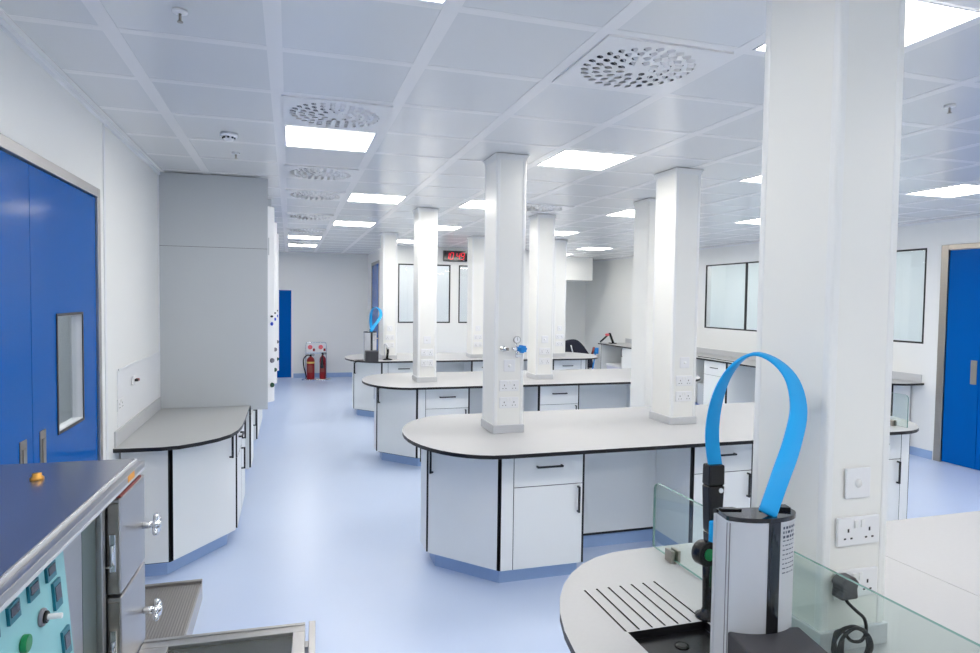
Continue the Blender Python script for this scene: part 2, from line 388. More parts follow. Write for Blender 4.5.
# ------------------------------------------------------------------ ceiling fittings
row_word = {-6: 'behind the camera', -2: 'over the nearest island row', 2: 'between nearest and second island', 6: 'between second and third island', 10: 'just before the farthest island', 14: 'near the clock wall', 17: 'in the last row at far end'}
col_word = {1: 'above the left aisle', 2: 'above the left aisle', 4: 'left of centre', 7: 'right of centre', 10: 'above the right aisle'}
proto = None
for (i, j) in sorted(lights):
    x, y = tile_xy(i, j); x += T/2; y += T/2
    lab = 'square ceiling light %s, %s' % (col_word[i], row_word[j])
    if proto is None:
        proto = thing('ceiling_light', lab, 'ceiling light', (x, y, H), 0, 'square ceiling light panels')
        h = T/2-.031; g = h-.008; bm = NB()
        for (p, q, r, s) in ((-h, h, -h, -g), (-h, h, g, h), (-h, -g, -g, g), (g, h, -g, g)): box(bm, p, q, r, s, -.001, .05)
        obj('light_frame', bm, 'lampframe', proto)
        bm = NB(); box(bm, -g, g, -g, g, .004, .012); obj('diffuser', bm, 'lamp', proto)
    else: dup(proto, (x, y, H), 0, lab)
# swirl diffusers
def make_vent(label, x, y):
    t = thing('air_diffuser', label, 'air vent', (x, y, H), 0, 'round swirl air diffusers in square plates')
    h = T/2-.02; bm = NB(); sq = [bm.verts.new(p) for p in ((-h, -h, -.004), (h, -h, -.004), (h, h, -.004), (-h, h, -.004))]
    edges = [bm.edges.new((sq[i], sq[(i+1) % 4])) for i in range(4)]
    slots = []
    for ring, (r, n, L, W) in enumerate(((.075, 8, .030, .022), (.128, 16, .030, .022), (.178, 22, .030, .022), (.227, 28, .030, .021))):
        for k in range(n):
            a = 2*PI*(k+.5*ring)/n; c = Vector((r*math.cos(a), r*math.sin(a), -.004)); rad = Vector((math.cos(a+.5), math.sin(a+.5), 0)); tn = Vector((-rad.y, rad.x, 0))
            vs = [bm.verts.new(c+rad*math.cos(u)*L*.62+tn*math.sin(u)*W*.62) for u in [2*PI*q/10 for q in range(10)]]
            edges += [bm.edges.new((vs[q], vs[(q+1) % 10])) for q in range(10)]
            slots.append((c, rad, tn, L, W))
    bmesh.ops.triangle_fill(bm, use_beauty=True, use_dissolve=False, edges=edges)
    for f in bm.faces:
        if f.normal.z > 0: f.normal_flip()
    # side skirt of the plate
    for (p, q, r, s) in ((-h, h, -h, -h+.004), (-h, h, h-.004, h), (-h, -h+.004, -h+.004, h-.004), (h-.004, h, -h+.004, h-.004)): box(bm, p, q, r, s, -.004, .06)
    obj('face_plate', bm, 'runner', t)
    bm = NB(); box(bm, -h+.01, h-.01, -h+.01, h-.01, .05, .06); obj('plenum', bm, 'holes', t)
    bm = NB()
    for c, rad, tn, L, W in slots:
        p = [c+rad*L*.5+tn*W*.45+Vector((0, 0, -.006)), c-rad*L*.5+tn*W*.45+Vector((0, 0, -.006)), c-rad*L*.5-tn*W*.45+Vector((0, 0, .018)), c+rad*L*.5-tn*W*.45+Vector((0, 0, .018))]
        a = [bm.verts.new(v) for v in p]; b2 = [bm.verts.new(v+Vector((0, 0, .0015))) for v in p]
        bm.faces.new(a); bm.faces.new(b2[::-1])
        for q in range(4): bm.faces.new((a[q], a[(q+1) % 4], b2[(q+1) % 4], b2[q]))
    bmesh.ops.recalc_face_normals(bm, faces=bm.faces)
    o = obj('swirl_vanes', bm, 'runner', t); o['kind'] = 'stuff'
    return t
vlab = ['swirl air diffuser in the aisle ceiling just before the nearest aisle light', 'large swirl air diffuser in the ceiling nearest the big foreground column',
        'swirl air diffuser in the aisle ceiling just beyond the nearest aisle light', 'third swirl air diffuser along the aisle ceiling', 'fourth swirl air diffuser along the aisle ceiling',
        'fifth swirl air diffuser along the aisle ceiling', 'farthest swirl air diffuser along the aisle ceiling, before the last light', 'swirl air diffuser above the gap between second and third island columns', 'swirl air diffuser near the ceiling at far right of the room']
pv = None
for k, (i, j) in enumerate(vents):
    x, y = tile_xy(i, j)
    if pv is None: pv = make_vent(vlab[k], x+T/2, y+T/2)
    else: dup(pv, (x+T/2, y+T/2, H), 0, vlab[k])
# smoke detectors / sprinklers
def smoke(x, y, label):
    t = thing('smoke_detector', label, 'smoke detector', (x, y, H), 0, 'ceiling detectors')
    bm = NB(); lathe(bm, [(.05, .004), (.052, -.012), (.048, -.02)]); obj('detector_base', bm, 'white', t)
    bm = NB(); lathe(bm, [(.03, -.02), (.032, -.03), (.024, -.042), (.0, -.044)]); obj('sensor_head', bm, 'white', t)
    bm = NB()
    for k in range(8):
        a = 2*PI*k/8; c = Vector((math.cos(a)*.034, math.sin(a)*.034, -.024)); box(bm, c.x-.006, c.x+.006, c.y-.006, c.y+.006, -.03, -.02)
    obj('sensor_slots', bm, 'black', t)
def sprinkler(x, y, label):
    t = thing('ceiling_sprinkler', label, 'sprinkler', (x, y, H), 0, 'ceiling sprinkler heads')
    bm = NB(); lathe(bm, [(.026, .004), (.026, -.004), (.014, -.007)]); obj('rosette', bm, 'white', t)
    bm = NB(); cyl(bm, (0, 0, -.008), (0, 0, -.035), .005); cyl(bm, (0, 0, -.035), (0, 0, -.038), .010); obj('deflector', bm, 'steelw', t)
smoke(-.365, 4.43, 'round white smoke detector on the ceiling left of the nearest aisle light')
smoke(3.72, 9.2, 'small round detector on the ceiling over the farthest island')
sprinkler(-.375, 2.60, 'small sprinkler head in the ceiling nearest the camera at upper left')
sprinkler(3.2, 2.53, 'small sprinkler head in the ceiling right of the big foreground column')
sprinkler(5.93, 12.6, 'small sprinkler head in the far right ceiling')
sprinkler(-.365, 5.0, 'tiny sprinkler head in the ceiling just beyond the smoke detector')
sprinkler(3.09, 9.79, 'small sprinkler head in the ceiling above the farthest island')

# ------------------------------------------------------------------ columns
def plate_socket(parent, x, z, y, n=2, wd=.143, ht=.078):
    """double 13A socket outlet on a -Y face (local), x,z = centre"""
    bm = NB(); box(bm, x-wd/2, x+wd/2, y-.009, y, z-ht/2, z+ht/2)
    s = obj('double_socket', bm, 'white', parent, bevel=.003)
    bm = NB()
    for sx in (-.036, .036):
        cx = x+sx
        box(bm, cx-.0025, cx+.0025, y-.0098, y-.0088, z-.002, z+.008)
        for d in (-.011, .011): box(bm, cx+d-.0035, cx+d+.0035, y-.0098, y-.0088, z-.021, z-.0165)
    obj('pin_hole', bm, 'black', s)
    bm = NB()
    for sx in (-.011, .011): box(bm, x+sx-.006, x+sx+.006, y-.0125, y-.008, z+.010, z+.03)
    obj('rocker_switch', bm, 'coltrim', s, bevel=.001)
CW, CD = .214, .286
def column(x, y, label, gas=False, near=False):
    t = thing('service_column', label, 'column', (x, y, .9), 0, 'white service columns on the islands')
    Hc = H-.9
    bm = NB(); g = .012
    prism(bm, [(g, 0), (CW-g, 0), (CW, g), (CW, CD-g), (CW-g, CD), (g, CD), (0, CD-g), (0, g)], .001, Hc-.02)
    obj('shaft', bm, 'column', t)
    bm = NB(); e = .026; q = .0025
    for (ax, bx_) in ((0, 1), (1, 1), (0, 0), (1, 0)):
        x0 = -q if ax == 0 else CW-e; x1 = e if ax == 0 else CW+q
        y0 = -q if bx_ == 1 else CD-e; y1 = e if bx_ == 1 else CD+q
        box(bm, x0, x1, y0, y1, .002, Hc-.015)
    obj('corner_profile', bm, 'coltrim', t, bevel=.008, seg=3)
    bm = NB(); box(bm, -.010, CW+.010, -.010, CD+.010, 0, .058); obj('column_skirting', bm, 'skirt', t, bevel=.003)
    bm = NB()
    for k in range(4):
        o_ = .002+.0014*k*k; box(bm, -o_, CW+o_, -o_, CD+o_, Hc-.04+.01*k, Hc-.03+.01*k)
    obj('ceiling_collar', bm, 'coltrim', t)
    if near: zs = (1.228-.9, 1.083-.9); pl = (.102, 1.358-.9)
    else: zs = (1.237-.9, 1.117-.9); pl = (.108, 1.378-.9)
    bm = NB(); box(bm, pl[0]-.042, pl[0]+.042, -.009, -.0025, pl[1]-.042, pl[1]+.042); bp = obj('blank_plate', bm, 'white', t, bevel=.003)
    bm = NB(); lathe(bm, [(.012, 0), (.012, .001), (.0, .0015)], (pl[0], -.009, pl[1]), axis=(0, -1, 0)); obj('cable_outlet', bm, 'coltrim', bp)
    for z in zs: plate_socket(t, CW/2, z, -.002)
    return t
def regulator():
    t = thing('gas_regulator', 'gas valve and pressure regulator with gauge and blue knob on the second island front column', 'regulator', (1.365, 4.347, 1.488))
    bm = NB(); lathe(bm, [(.022, 0), (.022, .006), (.012, .01), (.010, .03), (.014, .032), (.014, .05), (.0, .052)], (.068, 0, .01), axis=(0, -1, 0), n=18); obj('valve', bm, 'chrome', t)
    bm = NB(); tube(bm, [(.035, -.03, .012), (.068, -.035, .01), (.085, -.035, .01)], .006); box(bm, .078, .094, -.055, -.025, 0, .02); obj('valve_lever', bm, 'steelw', t, bevel=.002)
    bm = NB(); cyl(bm, (.14, 0, .01), (.14, -.05, .01), .011); tube(bm, [(.155, -.04, .012), (.155, -.04, .05)], .006); tube(bm, [(.155, -.04, .01), (.155, -.04, -.05)], .009); box(bm, .147, .19, -.05, -.03, -.045, -.03); obj('regulator_body', bm, 'chrome', t)
    bm = NB(); cyl(bm, (.155, -.03, .075), (.155, -.05, .075), .026, n=24); obj('gauge', bm, 'steel', t)
    bm = NB(); cyl(bm, (.155, -.0505, .075), (.155, -.052, .075), .021, n=24); g = obj('gauge_dial', bm, 'white', t)
    bm = NB(); box(bm, .1545, .1565, -.0535, -.052, .07, .092); obj('gauge_needle', bm, 'black', g)
    bm = NB()
    n = 14; prof = []
    for k in range(n*2):
        a = PI*k/n; r = .028 if (k % 4) < 2 else .023; prof.append((r*math.cos(a), r*math.sin(a)))
    A = [bm.verts.new((.178+p[0]*.8+.0, -.05-p[0]*.3, .012+p[1])) for p in prof]; B = [bm.verts.new((.192+p[0]*.8, -.085-p[0]*.3, .012+p[1])) for p in prof]
    bm.faces.new(A); bm.faces.new(B[::-1])
    for k in range(len(A)): bm.faces.new((A[k], A[(k+1) % len(A)], B[(k+1) % len(A)], B[k]))
    bmesh.ops.recalc_face_normals(bm, faces=bm.faces)
    obj('adjusting_knob', bm, 'bluev', t, bevel=.002)
column(1.368, 1.385, 'big white service column standing on the nearest island in the foreground', near=True)
column(1.373, 4.35, 'white service column with gas regulator on the second island from the camera')
column(2.794, 4.35, 'white service column without regulator, right one on the second island')
column(1.373, 7.229, 'left white service column on the third island from the camera')
column(2.794, 7.229, 'middle white service column on the third island, seen right of the regulator column')
t = thing('structural_column', 'plain white floor-standing column behind the second island, half hidden by its right column', 'column', (3.357, 5.70, 0))
g = .012; bm = NB(); prism(bm, [(g, 0), (CW-g, 0), (CW, g), (CW, CD-g), (CW-g, CD), (g, CD), (0, CD-g), (0, g)], .0, H-.02); obj('shaft', bm, 'column', t)
bm = NB(); box(bm, -.008, CW+.008, -.008, CD+.008, 0, .1); obj('column_skirting', bm, 'cove', t)
bm = NB(); box(bm, -.006, CW+.006, -.006, CD+.006, H-.03, H-.002); obj('ceiling_collar', bm, 'coltrim', t)
column(1.373, 10.11, 'left white service column on the farthest island beside the small water dispenser')
column(2.794, 10.11, 'middle white service column on the farthest island, right of the red clock')
column(4.215, 10.11, 'right white service column on the farthest island, left of the black chair')
regulator()

# ------------------------------------------------------------------ cabinets
def slab(bm, p, q, z0, z1, t=.02, gap=.0025, off=.001):
    """panel standing on the line p-q, outward normal to the right of p->q; broad faces mat 0, edges mat 1"""
    p = Vector((p[0], p[1], 0)); q = Vector((q[0], q[1], 0)); d = (q-p).normalized(); n = Vector((d.y, -d.x, 0))
    p = p+d*gap+n*off; q = q-d*gap+n*off
    pts = [p, q, q+n*t, p+n*t]
    a = [bm.verts.new((v.x, v.y, z0+gap)) for v in pts]; b = [bm.verts.new((v.x, v.y, z1-gap)) for v in pts]
    for k, f in enumerate(((a[3], a[2], a[1], a[0]), tuple(b), (a[0], a[1], b[1], b[0]), (a[2], a[3], b[3], b[2]), (a[1], a[2], b[2], b[1]), (a[3], a[0], b[0], b[3]))):
        ff = bm.faces.new(f); ff.material_index = 0 if k in (2, 3) else 1
    bmesh.ops.recalc_face_normals(bm, faces=bm.faces)
def bar_handle(p, q, s0, s1, z0, z1, t=.021, so=.033, th=.013):
    """D handle on the panel p-q; vertical if s0==s1 else horizontal"""
    bm = NB(); p = Vector((p[0], p[1], 0)); q = Vector((q[0], q[1], 0)); d = (q-p).normalized(); n = Vector((d.y, -d.x, 0))
    def bar(a, b, wz, wn, sz=None):
        pass
    def blk(sa, sb, na, nb, za, zb):
        vs = []
        for z in (za, zb):
            for (s, nn) in ((sa, na), (sb, na), (sb, nb), (sa, nb)):
                v = p+d*s+n*(t+nn); vs.append(bm.verts.new((v.x, v.y, z)))
        for idx in ((0,3,2,1),(4,5,6,7),(0,1,5,4),(2,3,7,6),(0,4,7,3),(1,2,6,5)): bm.faces.new([vs[i] for i in idx])
    if s0 == s1:
        blk(s0-th/2, s0+th/2, so-th, so, z0, z1)
        for z in (z0, z1-.012): blk(s0-th/2, s0+th/2, 0, so-th, z, z+.012)
    else:
        blk(s0, s1, so-th, so, z0, z0+th)
        for s in (s0, s1-.012): blk(s, s+.012, 0, so-th, z0, z0+th)
    bmesh.ops.recalc_face_normals(bm, faces=bm.faces)
    return bm
ZT0, ZT1 = .876, .9        # worktop underside / top
def unit(w_, loc, rz, label, kind='drawer_door', depth=.46, hinge='R', group='pale grey bench cabinets', left_black=False, right_black=True):
    """cabinet facing local -Y, origin at its front left corner on the floor; carcass front at y=0"""
    t = thing('drawer_cabinet' if 'drawer' in kind else 'door_cabinet', label, 'cabinet', loc, rz, group)
    bm = NB(); z1 = ZT0-.002
    box(bm, 0, w_, 0, depth, .1, z1, 0)
    for f in bm.faces:
        if f.normal.y < -.9 or abs(f.calc_center_median().y) < 1e-6: f.material_index = 1
    obj('cabinet_body', bm, ['laminate', 'black'], t)
    bm = NB(); box(bm, .0, w_, .05, depth, 0, .1); obj('plinth', bm, 'cove', t)
    zd = .64
    if kind == 'drawer_door':
        bm = NB(); slab(bm, (0, 0), (w_, 0), zd, z1-.004); dr = obj('drawer', bm, ['laminate', 'black'], t)
        obj('drawer_handle', bar_handle((0, 0), (w_, 0), w_/2-.09, w_/2+.09, .762, .762), 'black', dr, bevel=.003)
        top = zd
    else: top = z1-.004
    bm = NB(); slab(bm, (0, 0), (w_, 0), .105, top); dd = obj('cabinet_door', bm, ['laminate', 'black'], t)
    s = w_-.035 if hinge == 'R' else .035
    obj('door_handle', bar_handle((0, 0), (w_, 0), s, s, top-.19, top-.015), 'black', dd, bevel=.003)
    return t
def knee(w_, loc, rz, label, depth=.46, group='knee space panels of the benches'):
    t = thing('knee_space_panel', label, 'panel', loc, rz, group)
    bm = NB(); box(bm, 0, w_, depth-.02, depth, .1, ZT0-.002, 0, side=1); box(bm, .02, w_-.02, depth-.022, depth-.02, .1, .116, 1); obj('back_panel', bm, ['laminate', 'black'], t)
    bm = NB(); box(bm, 0, w_, depth+.0, depth+.03, 0, .1); obj('plinth', bm, 'cove', t)
    for xs in (0, w_-.02):
        bm = NB(); box(bm, xs, xs+.02, -.005, depth-.02, .1, ZT0-.002)
        for f in bm.faces:
            if f.calc_center_median().y < 0: f.material_index = 1
        obj('side_panel', bm, ['laminate', 'black'], t)
    return t
def end_unit(x_c, yF, yBk, sgn, label, locked=False):
    """chamfered end cabinet of an island; x_c = x of the filler edge, sgn=-1 left end, +1 right end"""
    t = thing('end_cabinet', label, 'cabinet', (x_c, (yF+yBk)/2, 0), 0, 'chamfered end cabinets of the islands')
    h = (yBk-yF)/2; s = sgn
    q = .455 if s < 0 else .30
    P = [(0, -h), (s*.085, -h), (s*q, -h+.415), (s*q, h-.415), (s*.085, h), (0, h)]
    if s > 0: poly = P
    else: poly = P[::-1]
    bm = NB(); prism(bm, poly, .1, ZT0-.002, 0, 1); obj('cabinet_body', bm, ['laminate', 'black'], t)
    I = [(0, -h+.05), (s*.07, -h+.05), (s*(q-.045), -h+.43), (s*(q-.045), h-.43), (s*.07, h-.05), (0, h-.05)]
    bm = NB(); prism(bm, I if s > 0 else I[::-1], 0, .1); obj('plinth', bm, 'cove', t)
    order = lambda a, b: (a, b) if s > 0 else (b, a)
    a, b = order(P[0], P[1]); bm = NB(); slab(bm, a, b, .105, ZT0-.006); obj('filler_panel', bm, ['laminate', 'black'], t)
    a, b = order(P[4], P[5]); bm = NB(); slab(bm, a, b, .105, ZT0-.006); obj('filler_panel', bm, ['laminate', 'black'], t)
    a, b = order(P[2], P[3]); bm = NB(); slab(bm, a, b, .105, ZT0-.006, gap=.004); obj('end_panel', bm, ['laminate', 'black'], t)
    for (i0_, i1_, near_end) in ((1, 2, 1), (3, 4, 0)):
        a, b = order(P[i0_], P[i1_]); L = math.hypot(b[0]-a[0], b[1]-a[1])
        bm = NB(); slab(bm, a, b, .105, ZT0-.006, gap=.005); d = obj('cabinet_door', bm, ['laminate', 'black'], t)
        # handle next to the end panel
        at_b = (near_end == 1) == (s > 0)
        ss = L-.04 if at_b else .04
        obj('door_handle', bar_handle(a, b, ss, ss, .665, .84), 'black', d, bevel=.003)
    return t
def island_top(yc, half, name_label, holes=(), x0=.77, x1=5.18, grooves=()):
    a = .5; xl, xr = x0+a, x1-a
    n = 20; pts = []
    for k in range(n+1):
        th = PI/2+PI*k/n; pts.append((xl+a*math.cos(th), half*math.sin(th)))
    for k in range(n+1):
        th = -PI/2+PI*k/n; pts.append((xr+a*math.cos(th), half*math.sin(th)))
    ox = (x0+x1)/2
    pts = [(p[0]-ox, p[1]) for p in pts]
    bm = NB(); n = len(pts)
    A = [bm.verts.new((p[0], p[1], ZT1-.9)) for p in pts]; B = [bm.verts.new((p[0], p[1], ZT0-.9)) for p in pts]
    for k in range(n):
        f = bm.faces.new((B[k], B[(k+1) % n], A[(k+1) % n], A[k])); f.material_index = 1
    bm.faces.new(B[::-1])
    ed = [bm.edges.get((A[k], A[(k+1) % n])) for k in range(n)]
    for (hx0, hx1, hy0, hy1, dep, mi) in list(holes)+list(grooves):
        r = [(hx0-ox, hy0-yc), (hx1-ox, hy0-yc), (hx1-ox, hy1-yc), (hx0-ox, hy1-yc)]
        V = [bm.verts.new((q[0], q[1], 0)) for q in r]; W = [bm.verts.new((q[0], q[1], -dep)) for q in r]
        ed += [bm.edges.new((V[k], V[(k+1) % 4])) for k in range(4)]
        for k in range(4):
            f = bm.faces.new((V[k], V[(k+1) % 4], W[(k+1) % 4], W[k])); f.material_index = mi
        f = bm.faces.new(W); f.material_index = mi
    old = set(bm.faces)
    bmesh.ops.triangle_fill(bm, use_beauty=True, use_dissolve=False, edges=ed, normal=(0, 0, 1))
    bmesh.ops.recalc_face_normals(bm, faces=[f for f in bm.faces])
    for f in bm.faces:
        if f not in old and f.normal.z < 0: f.normal_flip()
    o = obj('island_worktop', bm, ['top', 'black', 'topg'])
    o.location = (ox, yc, .9); return tag(o, name_label, 'worktop', 'long round-ended island worktops')
isl = {'D': (1.455, .72, 'nearest island'), 'A': (4.44, .72, 'second island from the camera'), 'B': (7.50, .70, 'third island from the camera'), 'C': (10.45, .71, 'farthest island')}
for key, (yc, half, nm) in isl.items():
    holes = []; grooves = []
    if key == 'D':
        holes = [(.92, 1.175, 1.42, 1.622, .024, 1)]
        grooves = [(.9175+.0425*k-.0035, .9175+.0425*k+.0035, 1.628, 1.902, .004, 1) for k in range(7)]+[(2.1365, 2.1395, .76, 2.15, .002, 2)]
        lab = 'pale grey round-ended worktop of the nearest island with black sink and drainer grooves'
    elif key == 'C':
        holes = [(.93, 1.13, 9.94, 10.09, .024, 1)]; lab = 'pale grey round-ended worktop of the farthest island with small water dispenser on its left end'
    else: lab = 'pale grey round-ended worktop of the %s with black edge' % nm
    xe = {'D': 4.95, 'A': 4.90, 'B': 5.06, 'C': 5.10}[key]
    o_ = island_top(yc, half, lab, holes, x0={'D': .725, 'A': .755, 'B': .79, 'C': .83}[key], x1=xe, grooves=grooves)
    if key == 'D': TOPD = o_
    yF, yBk = yc-.52, yc+.52; dx = {'D': 0, 'A': 0, 'B': .045, 'C': .06}[key]
    end_unit(1.37+dx, yF, yBk, -1, 'pale chamfered cabinet at the left round end of the %s' % nm)
    end_unit(4.575+dx, yF, yBk, 1, 'pale chamfered cabinet at the right round end of the %s' % nm)
    unit(.482, (1.37+dx, yF, 0), 0, 'pale drawer-over-door cabinet nearest the left end of the %s' % nm)
    knee(.85, (1.852+dx, yF, 0), 0, 'open knee space with pale back panel, left one under the %s' % nm)
    unit(.48, (2.702+dx, yF, 0), 0, 'pale drawer-over-door cabinet in the middle of the %s' % nm)
    knee(.905, (3.182+dx, yF, 0), 0, 'open knee space with pale back panel, right one under the %s' % nm)
    unit(.488, (4.087+dx, yF, 0), 0, 'pale drawer-over-door cabinet nearest the right end of the %s' % nm)

# sink bowl / waste in the nearest island
bm = NB(); box(bm, .925, 1.17, 1.425, 1.618, .875, .879); lathe(bm, [(.02, 0), (.02, .003), (.012, .004)], (1.05, 1.55, .879), n=16)
for v in bm.verts: v.co -= Vector(TOPD.location)
obj('sink_tray', bm, 'blackp', TOPD)

# ---- left wall bench
LB = [(XL, 4.445), (-.76, 4.43), (-.66, 4.455), (-.55, 4.53), (-.45, 4.63), (-.385, 4.74), (-.348, 4.88), (-.332, 5.05), (-.328, 5.3), (-.328, 9.95), (XL, 9.95)]
bm = NB(); prism(bm, [(p[0]-XL, p[1]-4.44) for p in LB], -.024, 0, 0, 1, 0)
wt = obj('wall_bench_worktop', bm, ['topg', 'black']); wt.location = (XL, 4.44, .9); tag(wt, 'grey worktop of the left wall bench with rounded near corner and black edge', 'worktop')
bm = NB(); box(bm, 0, .012, .03, 1.49, .0005, .10); obj('upstand', bm, 'skirt', wt, bevel=.003)
t = thing('corner_cabinet', 'pale angled cabinet at the near end of the left wall bench', 'cabinet', (XL, 4.6, 0))
P = [(.002, .02), (.285, .02), (.635, .53), (.635, .56), (.002, .56)]
bm = NB(); prism(bm, P, .1, .87, 0, 1); obj('cabinet_body', bm, ['laminate', 'black'], t)
bm = NB(); prism(bm, [(.012, .07), (.26, .07), (.585, .54), (.585, .56), (.012, .56)], 0, .1); obj('plinth', bm, 'cove', t)
bm = NB(); slab(bm, P[0], P[1], .105, .866, gap=.006); obj('end_panel', bm, ['laminate', 'black'], t)
bm = NB(); slab(bm, P[1], P[2], .105, .866, gap=.006); d = obj('cabinet_door', bm, ['laminate', 'black'], t)
L = math.hypot(.35, .51); obj('door_handle', bar_handle(P[1], P[2], L-.07, L-.07, .665, .84), 'black', d, bevel=.003)
XF = -.395
def ul(y0, w_, label, kind='drawer_door', hinge='R'): unit(w_, (XF, y0, 0), PI/2, label, kind, depth=.6, hinge=hinge, group='cabinets of the left wall bench')
def kl(y0, w_, label): knee(w_, (XF, y0, 0), PI/2, label, depth=.6, group='knee spaces of the left wall bench')
ul(5.165, .45, 'pale drawer cabinet next to the angled corner cabinet of the left wall bench')
ul(5.62, .45, 'pale door cabinet below the grey partition of the left wall bench', 'door', hinge='L')
kl(6.075, .9, 'knee space just past the grey partition of the left wall bench')
ul(6.98, .48, 'pale drawer cabinet between the knee spaces of the left wall bench')
kl(7.465, .9, 'far knee space of the left wall bench under the fume cupboards')
ul(8.37, .48, 'pale drawer cabinet past the far knee space of the left wall bench')
ul(8.855, .5, 'pale door cabinet second from the far end of the left wall bench', 'door')
ul(9.36, .5, 'pale door cabinet at the far end of the left wall bench', 'door')

# ---- right wall bench
RBP = [(XR, 5.99), (XR, 13.35), (6.65, 13.35), (6.65, 6.75), (6.67, 6.5), (6.73, 6.3), (6.83, 6.13), (6.95, 6.03), (7.06, 5.985)]
bm = NB(); prism(bm, [(p[0]-XR, p[1]-9.6) for p in RBP][::-1], -.024, 0, 0, 1, 0)
wt = obj('wall_bench_worktop', bm, ['topg', 'black']); wt.location = (XR, 9.6, .9); tag(wt, 'grey worktop of the right wall bench with rounded near end and black edge', 'worktop')
bm = NB(); box(bm, -.012, -.0, -3.58, 3.75, .0005, .10); obj('upstand', bm, 'skirt', wt, bevel=.003)
t = thing('corner_cabinet', 'pale angled cabinet at the near end of the right wall bench', 'cabinet', (XR, 6.15, 0))
P = [(-.64, .6), (-.64, .52), (-.3, .02), (-.014, .02), (-.014, .6)]
bm = NB(); prism(bm, P, .1, .87, 0, 1); obj('cabinet_body', bm, ['laminate', 'black'], t)
bm = NB(); prism(bm, [(-.59, .6), (-.59, .54), (-.27, .07), (-.014, .07), (-.014, .6)], 0, .1); obj('plinth', bm, 'cove', t)
bm = NB(); slab(bm, P[2], P[3], .105, .866, gap=.006); obj('end_panel', bm, ['laminate', 'black'], t)
bm = NB(); slab(bm, P[1], P[2], .105, .866, gap=.006); d = obj('cabinet_door', bm, ['laminate', 'black'], t)
obj('door_handle', bar_handle(P[1], P[2], .045, .045, .665, .84), 'black', d, bevel=.003)
XG = 6.71
def ur(y1, w_, label, kind='drawer_door', hinge='R'): unit(w_, (XG, y1, 0), -PI/2, label, kind, depth=.62, hinge=hinge, group='cabinets of the right wall bench')
def kr(y1, w_, label): knee(w_, (XG, y1, 0), -PI/2, label, depth=.59, group='knee spaces of the right wall bench')
kr(13.3, .98, 'knee space at the far end of the right wall bench with a white box inside')
ur(12.315, .56, 'pale door cabinet nearest the far end of the right wall bench', 'door', 'L')
ur(11.75, .56, 'pale drawer cabinet second from the far end of the right wall bench')
kr(11.185, .9, 'second knee space from the far end of the right wall bench')
ur(10.28, .46, 'pale drawer cabinet just beyond the narrow open bay of the right wall bench')
kr(9.815, .36, 'narrow open bay of the right wall bench left of a drawer cabinet')
ur(9.45, .58, 'pale drawer cabinet seen between the second island column and the big foreground column')
kr(8.865, .9, 'knee space seen through the blue loop under the right wall bench')
ur(7.96, .6, 'pale drawer cabinet hidden mostly by the big foreground column at the right wall')
ur(7.355, .6, 'pale door cabinet beside the angled end of the right wall bench', 'door')

# storage box in the far knee space
t = thing('storage_box', 'white lilac box standing in the far knee space of the right wall bench', 'box', (6.95, 12.8, 0))
bm = NB(); box(bm, -.2, .2, -.3, .3, 0, .42); obj('box_body', bm, 'lilac', t, bevel=.01)
bm = NB(); box(bm, -.21, .21, -.31, .31, .42, .47); obj('box_lid', bm, 'white', t, bevel=.01)
t = thing('waste_bin', 'grey bin with blue base in the narrow open bay of the right wall bench', 'bin', (6.9, 9.63, 0))
bm = NB(); prism(bm, [(-.12, -.12), (.12, -.12), (.12, .12), (-.12, .12)], .08, .45); obj('bin_body', bm, 'greypanel', t, bevel=.01)
bm = NB(); box(bm, -.125, .125, -.125, .125, 0, .08); obj('bin_base', bm, 'bluek', t, bevel=.005)

